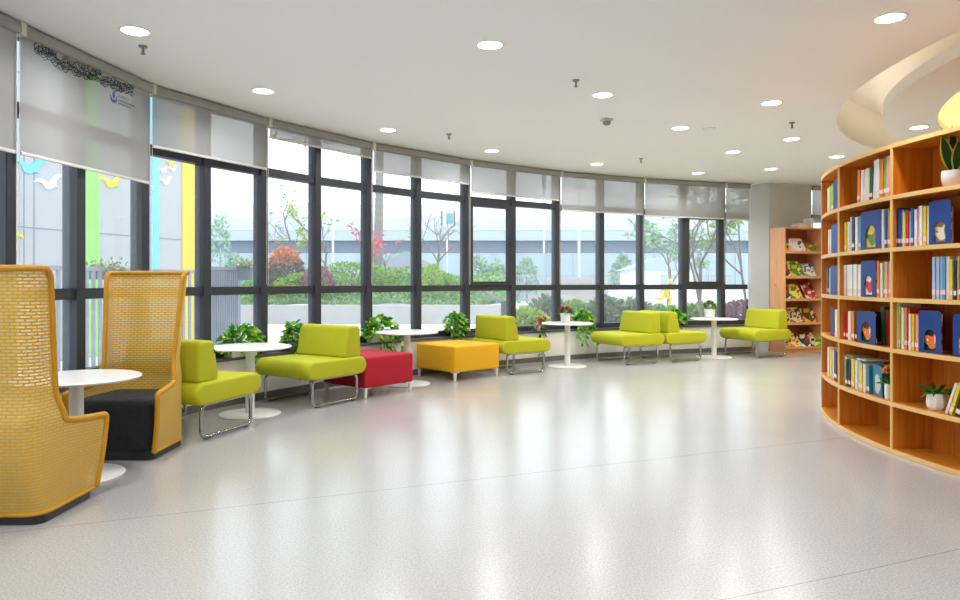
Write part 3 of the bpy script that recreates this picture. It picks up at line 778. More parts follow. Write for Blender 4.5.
def pothos(loc, w, h, lab, seed, trail=0, trough=False, deg=0, cat='plant', inward=(0, -1)):
    rnd = random.Random(seed)
    r = thing('pothos_plant', lab, cat, loc, math.radians(deg), 'trailing green plants on the window sill')
    ph = .11
    if trough:
        bm = bmesh.new(); prism(bm, rrect(w*.34, .07, .02), 0, ph); obj('pot', bm, M['pot'], r, smooth=True)
        obj('soil', prism(bmesh.new(), rrect(w*.32, .06, .02), ph-.01, ph+.005), M['soil'], r)
    else:
        obj('pot', lathe(bmesh.new(), [(0, 0), (.062, 0), (.075, .05), (.08, ph), (.072, ph), (.066, ph-.02), (0, ph-.02)], 28), M['potg'], r, smooth=True)
        obj('soil', lathe(bmesh.new(), [(0, ph-.025), (.066, ph-.025), (.066, ph-.01), (0, ph-.01)], 20), M['soil'], r)
    bm = bmesh.new(); sb = bmesh.new()
    for i in range(190):
        d = rdir(rnd, -.15, 1); rr = rnd.uniform(.55, 1)
        c = Vector((d.x*w/2*rr, d.y*.12*rr, ph+max(-.06, d.z*h*rr)))
        o_ = Vector((d.x*1.0, d.y*1.1-.35, d.z*.7+rnd.uniform(-.3, .3)))
        leaf(bm, c, o_, rdir(rnd, .4, 1), rnd.uniform(.07, .115), rnd.uniform(.06, .085), rnd.uniform(.2, .6))
        if i % 6 == 0: tube(sb, [(d.x*.03, d.y*.03, ph-.02), (c.x*.5, c.y*.5, ph+(c.z-ph)*.7), tuple(c)], .003, 5)
    for t in range(trail):
        x = rnd.uniform(-w/2, w/2); z = ph; y = -.06; P = [(x*.5, 0, ph)]
        for j in range(rnd.randint(4, 8)):
            x += rnd.uniform(-.03, .03); y = -.13-.005*j; z -= .06 if j else .0; P.append((x, y, z))
            leaf(bm, Vector((x, y, z)), Vector((rnd.uniform(-1, 1), -.5, -.4)), rdir(rnd, .3, 1), rnd.uniform(.06, .09), .06, .4)
        tube(sb, P, .003, 5)
    f = obj('foliage', bm, M['pothos'], r, smooth='all', recalc=False)
    obj('stems', sb, M['stem'], r)
    return r
def sillpos(u, d=.0):                    # point on the sill seen in column u
    best = None
    for i in range(len(PW)-1):
        a, b = off(i, -.13+d), off(i+1, -.13+d)
        for k in range(41):
            p = a.lerp(b, k/40); e = abs(480+FP*p.x/p.y-u)
            if p.y > 1 and (best is None or e < best[0]): best = (e, p, math.degrees(math.atan2((b-a).y, (b-a).x)))
    return best[1]+Vector((0, 0, ZS)), best[2]
for u, w, h, tr, trough, seed, lab in (
    (241, .56, .24, 2, True, 1, 'leafy green plant in a white trough behind the second table'),
    (295, .34, .24, 3, False, 2, 'leafy green plant on the sill behind the lime seat left of the red ottoman'),
    (380, .6, .26, 6, True, 3, 'wide trailing green plant on the sill behind the table between ottomans'),
    (455, .40, .26, 2, False, 4, 'leafy green plant in a pale pot behind the yellow ottoman'),
    (583, .40, .22, 7, False, 5, 'trailing green plant on the sill behind the red flower table'),
    (674, .40, .20, 3, False, 6, 'leafy green plant on the sill behind the back-to-back seats')):
    p, dg = sillpos(u); pothos(p, w, h, lab, seed, tr, trough, dg)
# hanging plant with dark red flowers
p, dg = sillpos(537); rnd = random.Random(21)
r = thing('flowering_plant', 'small sill plant with dark red blooms left of the flower table', 'plant', p, math.radians(dg))
obj('pot', lathe(bmesh.new(), [(0, 0), (.05, 0), (.06, .09), (.05, .09), (.05, .08), (0, .08)], 24), M['potg'], r, smooth=True)
bm = bmesh.new()
for i in range(46):
    d = rdir(rnd, -.6, 1); leaf(bm, Vector((d.x*.13, d.y*.1-.04, .1+d.z*.1)), d+V(0, -.3, 0), rdir(rnd, .3, 1), .07, .035, .5)
for t in range(4):
    x = rnd.uniform(-.12, .14)
    for j in range(9): leaf(bm, Vector((x+rnd.uniform(-.03, .03), -.12, .05-.055*j)), V(rnd.uniform(-1, 1), -.4, -.6), rdir(rnd, .3, 1), .065, .03, .4)
obj('foliage', bm, M['fern'], r, smooth='all', recalc=False)
bm = bmesh.new()
for bx in (-.07, .06):
    for i in range(22): d = rdir(rnd, -1, 1); leaf(bm, Vector((bx+d.x*.03, -.09+d.y*.03, .16+d.z*.075)), d, rdir(rnd, .3, 1), .045, .04, .1)
obj('flowers', bm, M['flower'], r, smooth='all', recalc=False)
# pots on tables
def cup(bm, r0, r1, h): return lathe(bm, [(0, 0), (r0, 0), (r0+.004, .005), (r1, h), (r1-.008, h), (r1-.01, h-.02), (0, h-.02)], 32)
q = TP[3]+V(-.03, .03, .72); rnd = random.Random(31)
r = thing('flower_pot', 'white cup of red flowers on the fourth round table', 'plant', q)
obj('pot', cup(bmesh.new(), .07, .085, .155), M['pot'], r, smooth=True)
bm = bmesh.new()
for i in range(50): d = rdir(rnd, -.1, .9); leaf(bm, Vector((d.x*.08, d.y*.08, .15+d.z*.07)), d, rdir(rnd, .4, 1), .08, .05, .3)
obj('foliage', bm, M['fern'], r, smooth='all', recalc=False)
bm = bmesh.new()
for i in range(44): d = rdir(rnd, .1, 1); leaf(bm, Vector((d.x*.09, d.y*.09, .2+d.z*.045)), d, rdir(rnd, .4, 1), .04, .04, .1)
obj('flowers', bm, M['flower'], r, smooth='all', recalc=False)
q = TP[4]+V(-.07, .03, .72)
r = thing('succulent_pot', 'white pot with a round bronze-green succulent on the farthest table', 'plant', q)
obj('pot', cup(bmesh.new(), .08, .098, .165), M['pot'], r, smooth=True)
bm = bmesh.new()
for i in range(120): d = rdir(rnd, -.2, 1); leaf(bm, Vector((d.x*.085, d.y*.085, .21+d.z*.085)), d, rdir(rnd, .4, 1), .05, .035, .1)
obj('foliage', bm, M['succ'], r, smooth='all', recalc=False)

# ------------------------------------------------------------------ curved bookcase
BC, BR, BD = V(7.55, 5.91, 0), 4.2, .36
def bpt(a, r): a = math.radians(a); return Vector((BC.x-r*math.cos(a), BC.y+r*math.sin(a), 0))
PA = [24.1, 10.7, -2.7, -16.1, -29.5, -42.9]
ZR = [.0, .416, .853, 1.265, 1.676, 2.101, 2.52]       # undersides meet these board tops
TH = .032
bk = thing('bookcase', 'tall curved orange wood bookcase filled with books at right', 'bookcase', tuple(bpt(-2.7, BR)))
BL0 = Vector(bk.location)
def arcbox(r0, r1, a0, a1, z0, z1, step=1.1):
    n = max(1, int(abs(a1-a0)/step)); bm = bmesh.new()
    S = []
    for i in range(n+1):
        a = a0+(a1-a0)*i/n; p, q = bpt(a, r0)-BL0, bpt(a, r1)-BL0
        S.append([bm.verts.new((p.x, p.y, z0)), bm.verts.new((q.x, q.y, z0)), bm.verts.new((q.x, q.y, z1)), bm.verts.new((p.x, p.y, z1))])
    for A, B in zip(S, S[1:]):
        for k in range(4): bm.faces.new((A[k], A[(k+1) % 4], B[(k+1) % 4], B[k]))
    bm.faces.new(S[0][::-1]); bm.faces.new(S[-1])
    return bm
AEND = PA[-1]
obj('back_panel', arcbox(BR-BD, BR-BD+.015, PA[0], AEND, 0, ZR[-1]), M['woodin'], bk, smooth=True)
for i, z in enumerate(ZR):
    z1 = z if i else .035
    bo = obj('shelf_board', arcbox(BR-BD+.015, BR-.012, PA[0], AEND, z1-TH, z1), M['woodb'], bk, smooth=True)
    obj('edge_band', arcbox(BR-.012, BR, PA[0], AEND, z1-TH-.001, z1+.001), M['edge'], bo, smooth=True)
for a in PA:
    w = math.degrees(.011/BR)
    for zi in range(6):
        z0 = ZR[zi] if zi else .035
        up = obj('upright', arcbox(BR-BD+.015, BR-.01, a-w, a+w, z0, ZR[zi+1]-TH), M['woodin'], bk)
        obj('edge_band', arcbox(BR-.01, BR+.001, a-w*1.05, a+w*1.05, z0, ZR[zi+1]-TH), M['edge'], up)
def ang_u(u, r):
    a = (u-480)/FP; A = a*a+1; B = -2*(a*BC.x+BC.y); C_ = BC.x**2+BC.y**2-r*r; D = B*B-4*A*C_
    if D < 0: D = 0
    Y = (-B-math.sqrt(D))/(2*A); return math.degrees(math.atan2(Y-BC.y, BC.x-a*Y))
CM = {}
def colmat(c):
    if c not in CM: CM[c] = mat('cover_%02x%02x%02x' % c, c, .4, noise=.1, nscale=30)
    return CM[c]
BC_ = {'white': (236, 234, 228), 'cream': (232, 222, 196), 'yellow': (236, 206, 40), 'green': (120, 186, 50), 'dark green': (34, 78, 52), 'orange': (232, 130, 40), 'red': (200, 36, 44),
       'pink': (236, 160, 160), 'blue': (40, 92, 170), 'navy': (34, 48, 100), 'pale blue': (170, 196, 228), 'teal': (40, 130, 150), 'black': (36, 34, 36), 'grey': (150, 150, 152), 'dark red': (140, 28, 30),
       'lime': (176, 206, 70), 'sky blue': (90, 160, 210), 'brown': (128, 84, 52)}
COV = [covermat('picture_cover_a', (236, 226, 200), (90, 60, 40), (210, 150, 60)), covermat('picture_cover_b', (230, 190, 40), (60, 140, 60), (220, 70, 50)),
       covermat('picture_cover_c', (60, 160, 70), (240, 220, 90), (240, 240, 235)), covermat('picture_cover_d', (238, 238, 236), (220, 60, 50), (60, 60, 70)),
       covermat('picture_cover_e', (190, 40, 40), (240, 200, 60), (30, 30, 40)), covermat('picture_cover_f', (40, 60, 110), (230, 220, 200), (230, 140, 60)),
       covermat('picture_cover_g', (232, 150, 40), (250, 230, 150), (80, 50, 40)), covermat('picture_cover_h', (150, 110, 70), (230, 210, 180), (70, 90, 60)),
       covermat('picture_cover_i', (20, 22, 26), (230, 120, 40), (235, 230, 220)), covermat('picture_cover_j', (120, 180, 200), (245, 240, 230), (60, 110, 160))]
ORD = ['first', 'second', 'third', 'fourth', 'fifth', 'sixth', 'seventh', 'eighth', 'ninth', 'tenth', 'eleventh', 'twelfth', 'thirteenth', 'fourteenth', 'fifteenth']
ROWN = ['top', 'second', 'third', 'fourth', 'fifth']
def book(name, loc, rz, th, h, d, m, lab, grp, tilt=0.0, band=True):
    """spine at local y=0 facing -y; pages behind"""
    r = tag(obj(name, bmesh.new(), m), lab, 'book', grp)
    bm = bmesh.new(); c = .003
    box(bm, (0, c/2, h/2), (th, c, h)); box(bm, (-th/2+c/2, d/2, h/2), (c, d, h)); box(bm, (th/2-c/2, d/2, h/2), (c, d, h))
    bm.to_mesh(r.data); bm.free()
    obj('pages', box(bmesh.new(), (0, d/2, h/2), (th-2*c, d-2*c, h-.008)), M['pages'], r)
    if band: obj('spine_label', box(bmesh.new(), (0, -.0006, h*.17), (th*.96, .0012, .034)), M['label'], r)
    r.location = loc; r.rotation_euler = (0, tilt, rz)
    return r
def orient(a): a = math.radians(a); return math.atan2(-math.cos(a), -math.sin(a))
BAYN = ['left', 'middle', 'right']
cnt = {}
def put_books(row, bay, u0, u1, cols, hs, tilt=0.0, thick=None, rr=BR-.04, band=True, ang=None):
    a0, a1 = ang or (ang_u(u0, rr), ang_u(u1, rr))
    n = len(cols); z = ZR[5-row]+.001
    span = abs(a0-a1); step = span/n
    for i, c in enumerate(cols):
        a = a0-(i+.5)*step; th = math.radians(step)*rr*.94
        key = (row, bay); cnt[key] = cnt.get(key, 0)+1
        h = hs[i % len(hs)] if isinstance(hs, (list, tuple)) else hs
        h = min(h, .375)
        lab = '%s book, %s from left on the %s shelf, %s bay of curved bookcase' % (c, ORD[cnt[key]-1], ROWN[row], BAYN[bay])
        p = bpt(a, rr-.012*((i*7) % 3)/2)
        tl = tilt
        book('book', (p.x, p.y, z+abs(math.sin(tl))*th/2), orient(a), th, h, min(.2, h*.72), colmat(BC_[c]), lab, 'books on the %s shelf of the curved bookcase' % ROWN[row], tl, band)
def bookend(row, bay, u0, u1, h=.27, cover=0, lab='', face=True, rr=BR-.035, ang=None):
    a0, a1 = ang or (ang_u(u0, rr), ang_u(u1, rr)); a = (a0+a1)/2; w = math.radians(abs(a0-a1))*rr
    z = ZR[5-row]+.001; p = bpt(a, rr)
    r = thing('bookend', lab, 'bookend', (p.x, p.y, z), orient(a), 'cobalt blue metal bookends')
    bm = bmesh.new(); H = h; q = min(.03, w*.2)
    outer = [(-w/2, 0), (w/2, 0)]+[(w/2-q+q*math.cos(t), H-q+q*math.sin(t)) for t in [PI/2*i/5 for i in range(6)]]+[(-w/2+q-q*math.sin(t), H-q+q*math.cos(t)) for t in [PI/2*i/5 for i in range(6)]]
    hw = w*.25; ht = H*.38
    hole = [(-hw, .02), (hw, .02)]+[(hw*math.cos(t), ht+hw*math.sin(t)) for t in [PI*i/10 for i in range(11)]]
    es = []
    for poly in ((outer, hole) if face else (outer,)):
        vs = [bm.verts.new((x, 0, y)) for x, y in poly]; es += [bm.edges.new((vs[i], vs[(i+1) % len(vs)])) for i in range(len(vs))]
    bmesh.ops.triangle_fill(bm, use_beauty=True, use_dissolve=False, edges=es)
    g = bmesh.ops.extrude_face_region(bm, geom=list(bm.faces))
    for v in [x for x in g['geom'] if isinstance(x, bmesh.types.BMVert)]: v.co.y += .003
    obj('plate', bm, M['bend'], r)
    obj('foot', box(bmesh.new(), (0, .055, .0015), (w*.9, .11, .003)), M['bend'], r)
    if face:                             # the face-out book standing behind it
        rb = tag(obj('picture_book', box(bmesh.new(), (0, .018, (H-.02)/2+.004), (w*.86, .012, H-.03), 0, .002), COV[cover]),
                 'face-out picture book behind the blue bookend, %s shelf, %s bay' % (ROWN[row], BAYN[bay]) if lab.find('second blue') < 0 else 'face-out picture book at the right edge of the fourth shelf', 'book', 'face-out picture books in the curved bookcase')
        rb.location = (p.x, p.y, z); rb.rotation_euler = (0, 0, orient(a))
def la(t0, t1, bay=0): a, b = PA[bay], PA[bay+1]; return (a+(b-a)*t0, a+(b-a)*t1)
# top row
put_books(0, 0, 0, 0, ['white', 'lime', 'yellow', 'green'], [.27, .28], ang=la(.30, .66))
bookend(0, 0, 0, 0, .3, 0, 'blue bookend on the top shelf, left bay', False, ang=la(.70, .93))
put_books(0, 1, 857, 889.5, ['orange', 'white', 'white', 'cream', 'dark green', 'white', 'white', 'orange', 'green', 'pink'], [.30, .29, .29, .29, .29, .34, .34, .33, .34, .34], .05)
# second row
put_books(1, 0, 0, 0, ['white', 'cream', 'white'], [.26], ang=la(.36, .58))
bookend(1, 0, 0, 0, .29, 0, 'blue bookend on the second shelf, left bay', False, ang=la(.60, .92))
put_books(1, 1, 838.5, 860, ['cream', 'white', 'cream', 'yellow', 'white', 'white', 'navy', 'white', 'sky blue'], [.26, .27, .27, .28, .28, .32, .32, .31, .31])
bookend(1, 1, 861, 881, .335, 1, 'blue bookend on the second shelf, middle bay')
put_books(1, 1, 881.5, 890.5, ['white', 'blue', 'green', 'orange'], [.33, .32, .33, .3])
put_books(1, 2, 895, 928.5, ['navy', 'blue', 'sky blue', 'yellow', 'red', 'pale blue', 'blue', 'white', 'pink', 'white', 'yellow', 'cream'], [.32, .31, .3, .28, .29, .28, .3, .29, .31, .31, .3, .3])
bookend(1, 2, 929, 951, .33, 7, 'blue bookend on the second shelf, right bay')
# third row
put_books(2, 0, 0, 0, ['teal', 'black', 'red', 'white'], [.27, .26, .26, .27], ang=la(.24, .52))
bookend(2, 0, 0, 0, .29, 0, 'blue bookend on the third shelf, left bay', False, ang=la(.55, .92))
put_books(2, 1, 839.7, 860.5, ['orange', 'white', 'white', 'white', 'white', 'white'], [.27, .29, .29, .29, .29, .285])
bookend(2, 1, 861, 876, .315, 3, 'blue bookend on the third shelf, middle bay')
put_books(2, 1, 876.5, 890.5, ['orange', 'cream', 'green', 'pink', 'pink'], [.31, .29, .3, .3, .3])
put_books(2, 2, 932, 949, ['pale blue', 'pale blue', 'pale blue', 'sky blue', 'cream'], [.32, .32, .32, .32, .32])
put_books(2, 2, 949.5, 972, ['yellow', 'navy', 'yellow', 'blue', 'navy', 'blue', 'yellow'], [.3, .29, .32, .34, .3, .3, .3])
# fourth row
bookend(3, 0, 0, 0, .29, 0, 'blue bookend on the fourth shelf, left bay', False, ang=la(.55, .7))
put_books(3, 0, 0, 0, ['white', 'cream'], [.27, .26], ang=la(.72, .92))
put_books(3, 1, 839.5, 847.8, ['red', 'red', 'red'], [.25, .25, .25])
put_books(3, 1, 848, 856.5, ['white', 'orange', 'black'], [.27, .27, .27])
bookend(3, 1, 857, 876, .285, 8, 'blue bookend on the fourth shelf, middle bay')
put_books(3, 1, 881.5, 890, ['dark green', 'dark red'], [.33, .3], -.06, rr=BR-.1, band=False)
put_books(3, 2, 895, 918.5, ['white', 'lime', 'yellow', 'white', 'orange', 'red', 'white', 'yellow', 'orange', 'pink'], [.37, .34, .34, .33, .34, .33, .29, .29, .29, .28])
bookend(3, 2, 919, 941.5, .325, 8, 'blue bookend on the fourth shelf, right bay, beside white and red books')
bookend(3, 2, 953, 975, .31, 6, 'second blue bookend on the fourth shelf, at the right frame edge')
# fifth row
put_books(4, 0, 0, 0, ['white', 'yellow', 'white', 'navy', 'red'], [.3, .3, .29, .3, .28], ang=la(.30, .93))
put_books(4, 1, 840, 868, ['lime', 'lime', 'white', 'dark green', 'navy', 'yellow', 'yellow', 'white', 'pale blue', 'yellow', 'cream', 'teal'], [.28, .28, .27, .25, .25, .27, .27, .27, .27, .25, .25, .25])
a = (ang_u(868.5, BR-.06)+ang_u(886, BR-.06))/2; p = bpt(a, BR-.06)
rb = tag(obj('picture_book', box(bmesh.new(), (0, .01, .13), (.17, .014, .26), 0, .002), mat('teal_cover', (40, 132, 160), .4, noise=.15, nscale=18)),
         'teal picture book standing face out on the fifth shelf, beside the white vase', 'book')
rb.location = (p.x, p.y, ZR[1]+.001); rb.rotation_euler = (0, 0, orient(a)-.1)
bm = bmesh.new(); bm.faces.new([bm.verts.new((x, 0, z)) for x, z in [(.0+.055*math.cos(t)*(1+.15*math.cos(3*t)), .105+.085*math.sin(t)) for t in [2*PI*i/28 for i in range(28)]]])
pc = obj('cover_picture', bm, mat('pale_cover_print', (214, 206, 206), .5, noise=.2, nscale=40), rb); pc.location = (.01, .0015, 0)
# flat books on top of the fifth-shelf row
for i, (u, ln, hh, c, lab) in enumerate(((849, .26, .283, (150, 160, 110), 'thin green book lying flat on the left of the fifth-shelf row, middle bay'), (861, .24, .275, (226, 224, 214), 'thin white book lying flat on top of the fifth-shelf row, middle bay'))):
    a = ang_u(u, BR-.06); p = bpt(a, BR-.06)
    fb = tag(obj('book', box(bmesh.new(), (0, .1, .006), (ln*.7, .2, .012), 0, .002), colmat(c)), lab, 'book', 'books on the fifth shelf of the curved bookcase')
    fb.location = (p.x, p.y, ZR[1]+hh); fb.rotation_euler = (0, 0, orient(a))
# leaning books, right bay fifth shelf
for u, th, h, c, tl, lab in ((946, .022, .25, 'white', .36, 'white leaning book right of the small fern'), (950, .03, .24, 'yellow', .34, 'yellow leaning book right of the small fern'), (957, .04, .2, 'black', .3, 'black leaning book at the right frame edge, fifth shelf'), (964, .04, .22, 'red', .26, 'red leaning book just beyond the right frame edge, fifth shelf')):
    a = ang_u(u, BR-.04); p = bpt(a, BR-.04)
    book('book', (p.x, p.y, ZR[1]+.002+math.sin(tl)*th/2), orient(a), th, h, .18, colmat(BC_[c]), lab, 'leaning books beside the fern', tl)
# snake plant
a = ang_u(954, BR-.14); p = bpt(a, BR-.14)
r = thing('snake_plant', 'snake plant with yellow-edged leaves in a white pot on the top shelf', 'plant', (p.x, p.y, ZR[5]+.001))
obj('pot', lathe(bmesh.new(), [(0, 0), (.055, 0), (.075, .03), (.083, .08), (.08, .125), (.072, .125), (.07, .11), (0, .11)], 36), M['pot'], r, smooth=True)
rnd = random.Random(5); bm = bmesh.new(); be = bmesh.new()
for i, (dx, dy, L, W) in enumerate(((-.32, -.1, .30, .10), (-.12, .15, .36, .085), (.1, -.15, .29, .12), (.3, .1, .33, .09), (-.1, -.3, .25, .10), (.28, -.3, .25, .09), (.0, .05, .37, .09))):
    d = V(dx, dy, 1); b0 = Vector((dx*.09, dy*.09, .1))
    leaf(be, b0, d, V(.3*dx, -1, .2), L, W, -.02, .1, 7, shape='lens')
    leaf(bm, b0+V(0, -.0025, .004), d, V(.3*dx, -1, .2), L*.97, W*.72, -.02, .1, 7, shape='lens')
obj('leaves', bm, M['snake'], r, smooth='all', recalc=False); obj('leaf_margins', be, M['snakee'], r, smooth='all', recalc=False)
# fern
a = ang_u(936, BR-.12); p = bpt(a, BR-.12)
r = thing('fern', 'small green fern in a white pot on the fifth shelf', 'plant', (p.x, p.y, ZR[1]+.001))
obj('pot', lathe(bmesh.new(), [(0, 0), (.05, 0), (.062, .02), (.068, .06), (.06, .125), (.052, .125), (.05, .11), (0, .11)], 9), M['pot'], r)
bm = bmesh.new()
for i in range(26):
    t = 2*PI*i/26+rnd.uniform(-.2, .2); e = rnd.uniform(.35, 1.3)
    leaf(bm, Vector((.015*math.cos(t), .015*math.sin(t), .11)), V(math.cos(t)*(1/e), math.sin(t)*.8/e-.1, .9), rdir(rnd, .5, 1), rnd.uniform(.11, .19), .026, rnd.uniform(.3, .7), n=6, shape='lens')
obj('fronds', bm, M['fern'], r, smooth='all', recalc=False)
# vase
a = ang_u(888.5, BR-.06); p = bpt(a, BR-.06)
r = thing('flower_vase', 'small white vase of pale orange flowers beside the teal picture book', 'vase', (p.x, p.y, ZR[1]+.001))
obj('vase', lathe(bmesh.new(), [(0, 0), (.026, 0), (.031, .05), (.03, .13), (.024, .13), (.024, .1), (0, .1)], 24), M['pot'], r, smooth=True)
bm = bmesh.new()
for i in range(14): d = rdir(rnd, .1, 1); leaf(bm, Vector((d.x*.02, d.y*.02, .12)), d, rdir(rnd, .4, 1), .1, .02, .2)
obj('foliage', bm, M['fern'], r, smooth='all', recalc=False)
bm = bmesh.new()
for i in range(60): d = rdir(rnd, -.3, 1); leaf(bm, Vector((d.x*.025, d.y*.025, .235+d.z*.035)), d, rdir(rnd, .4, 1), .03, .028, .1)
obj('flowers', bm, M['orange'], r, smooth='all', recalc=False)

# ------------------------------------------------------------------ magazine rack
RK = V(5.93, 13.62, 0); ra = math.radians(19)
rk = thing('magazine_rack', 'tall reddish wood rack of face-out picture books beside the pillar', 'rack', RK, ra)
W_, D_, H_ = .95, .40, 2.46
obj('side_panel', box(bmesh.new(), (.012, D_/2, H_/2), (.024, D_, H_)), M['rackw'], rk); obj('side_panel', box(bmesh.new(), (W_-.012, D_/2, H_/2), (.024, D_, H_)), M['rackw'], rk)
obj('back_panel', box(bmesh.new(), (W_/2, D_-.006, H_/2), (W_-.048, .012, H_)), M['rackd'], rk)
obj('top_board', box(bmesh.new(), (W_/2, D_/2-.006, H_-.012), (W_-.048, D_-.012, .024)), M['rackw'], rk)
ZL = [1.965, 1.475, 1.035, .565, .085]
obj('plinth', box(bmesh.new(), (W_/2, .03, .035), (W_-.048, .02, .07)), M['rackw'], rk)
slope = math.radians(62)                 # covers lean back against sloped boards
for i, z in enumerate(ZL):
    bm = bmesh.new(); box(bm, (W_/2, .09, z-.012), (W_-.048, .17, .024)); obj('shelf', bm, M['rackd'], rk)
    bm = bmesh.new(); box(bm, (0, 0, .17), (W_-.05, .012, .34)); bmesh.ops.transform(bm, matrix=Matrix.Translation((W_/2, .165, z)) @ Matrix.Rotation(-math.radians(32), 4, 'X'), verts=bm.verts); obj('sloped_board', bm, M['rackd'], rk)
    obj('retaining_lip', box(bmesh.new(), (W_/2, .004, z+.01), (W_-.048, .018, .05), 0, .004), M['rackw'], rk)
RM = Matrix.Translation(RK) @ Matrix.Rotation(ra, 4, 'Z')
COV.append(covermat('picture_cover_k', (242, 216, 222), (250, 240, 240), (120, 90, 60), 5))
COV.append(covermat('picture_cover_l', (238, 206, 40), (70, 150, 60), (250, 236, 120), 6)); COV.append(covermat('picture_cover_m', (58, 160, 70), (250, 236, 120), (230, 90, 40), 6))
COV.append(covermat('picture_cover_n', (242, 242, 240), (60, 60, 70), (220, 60, 50), 6)); COV.append(covermat('picture_cover_o', (236, 176, 50), (90, 56, 30), (250, 226, 150), 5))
tiers = [[(.14, .26, .2, 4, 'red and yellow'), (.44, .40, .33, 10, 'pale pink framed'), (.79, .27, .24, 1, 'yellow and green')],
         [(.13, .24, .3, 13, 'white and dark'), (.42, .32, .37, 11, 'yellow and green'), (.75, .28, .32, 9, 'pale blue')],
         [(.13, .24, .37, 13, 'white with dark print'), (.40, .28, .36, 12, 'green'), (.77, .28, .38, 3, 'white and red')],
         [(.12, .22, .33, 14, 'amber'), (.40, .32, .36, 7, 'brown'), (.76, .32, .33, 14, 'amber and dark brown')],
         [(.13, .24, .3, 4, 'red and yellow'), (.37, .26, .32, 6, 'orange'), (.63, .24, .34, 13, 'black and white'), (.85, .17, .32, 5, 'navy')]]
TN = ['top tier', 'second tier', 'third tier', 'fourth tier', 'bottom tier']
for ti, row in enumerate(tiers):
    for bi, (x, w, h, cv, cn) in enumerate(row):
        m_ = RM @ Matrix.Translation((x, .085, ZL[ti]+.005)) @ Matrix.Rotation(-math.radians(30), 4, 'X') @ Matrix.Rotation(random.uniform(-.04, .04), 4, 'Y')
        o = tag(obj('picture_book', box(bmesh.new(), (0, 0, h*.5), (w, .012, h), 0, .0015), COV[cv]),
                '%s picture book, %s from left on the %s of the rack' % (cn, ORD[bi], TN[ti]), 'book', 'face-out picture books on the magazine rack')
        o.matrix_world = m_
        obj('pages', box(bmesh.new(), (w/2+.0004, 0, h*.5), (.0008, .008, h*.96)), M['pages'], o)
for i, (x, w, h, c, lab) in enumerate(((.42, .3, .03, (200, 190, 196), 'pale lilac book at the bottom of the stack on the rack top'), (.43, .28, .035, (236, 236, 234), 'white book in the middle of the stack on the rack top'),
                                 (.42, .27, .03, (222, 190, 186), 'pinkish book at the top of the stack on the rack top'))):
    o = tag(obj('book', box(bmesh.new(), (0, 0, h/2), (w, .2, h), 0, .002), colmat(c)), lab, 'book', 'books stacked on the rack top')
    o.matrix_world = RM @ Matrix.Translation((x+.1, .17, H_+.001+sum((.03, .036, .031)[:i])+.001*i)); obj('pages', box(bmesh.new(), (0, -.1004, h/2), (w-.01, .001, h-.008)), M['pages'], o)
o = tag(obj('book', box(bmesh.new(), (0, 0, .1), (.06, .2, .2), 0, .002), colmat((240, 240, 238))), 'white book standing upright beside the stack on the rack top', 'book'); o.matrix_world = RM @ Matrix.Translation((.74, .17, H_+.001))
# green plant at the rack's foot, in front
q = fl(822, 349.5); rnd = random.Random(77)
r = thing('potted_plant', 'green leafy plant on the floor between the rack and bookcase', 'plant', (5.98+.62, 13.3, 0))
obj('pot', lathe(bmesh.new(), [(0, 0), (.09, 0), (.11, .16), (.1, .16), (.1, .14), (0, .14)], 24), M['pot'], r, smooth=True)
bm = bmesh.new()
for i in range(50): d = rdir(rnd, -.1, 1); leaf(bm, Vector((d.x*.13, d.y*.13, .2+d.z*.13)), d, rdir(rnd, .4, 1), .13, .06, .4)
obj('foliage', bm, M['pothos'], r, smooth='all', recalc=False)

# ------------------------------------------------------------------ outdoors
bm = bmesh.new()
g0 = [off(i, .06) for i in range(len(PW))]
vs = [bm.verts.new((x, y, -.06)) for x, y in ((-60, -12), (90, -12), (90, 170), (-60, 170))]
bm.faces.new(vs); tag(obj('ground', bm, M['pave']), kind='structure')

# rendered building at left with colour stripes and gulls
W1, W2 = V(-7.94, 12, 0), V(-6.75, 15.85, 0)
wd = (W2-W1).normalized(); wn = V(wd.y, -wd.x, 0)
def on_wall(u, v=None, o=0.0):
    a = (u-480)/FP; base = W1+wn*o; den = wd.x-a*wd.y
    s = (a*base.y-base.x)/den; p = base+wd*s
    if v is not None: p.z = CH+(HZ-v)/FP*p.y
    return p
bd = thing('building', 'pale rendered building with green, blue and yellow stripes outside at left', 'building', tuple(on_wall(100)), math.atan2(wd.y, wd.x))
iw = Matrix.Translation(on_wall(100)) @ Matrix.Rotation(math.atan2(wd.y, wd.x), 4, 'Z'); inv = iw.inverted()
e1 = (inv @ on_wall(196)).x
obj('wall', box(bmesh.new(), ((e1-9)/2, 3.0, 4), (e1+9, 6.0, 8.1)), M['conc'], bd)
for u0, u1, m_ in ((81.6, 98.4, 'ggreen'), (150, 158.3, 'gcyan'), (181.6, 196, 'gyel'), (15, 16, 'gate')):
    x0, x1 = (inv @ on_wall(u0)).x, (inv @ on_wall(u1)).x
    if m_ == 'gate': continue
    obj('colour_stripe', box(bmesh.new(), ((x0+x1)/2, -.012, 4), (x1-x0, .03, 8.1)), M[m_], bd)
for z in (2.34, 5.0):
    obj('wall_joint', box(bmesh.new(), ((e1-9)/2, -.002, z), (e1+9, .01, .02)), M['gate'], bd)
for u in (24, 34): x = (inv @ on_wall(u)).x; obj('wall_joint', box(bmesh.new(), (x, -.002, 4), (.02, .01, 8.0)), M['gate'], bd)
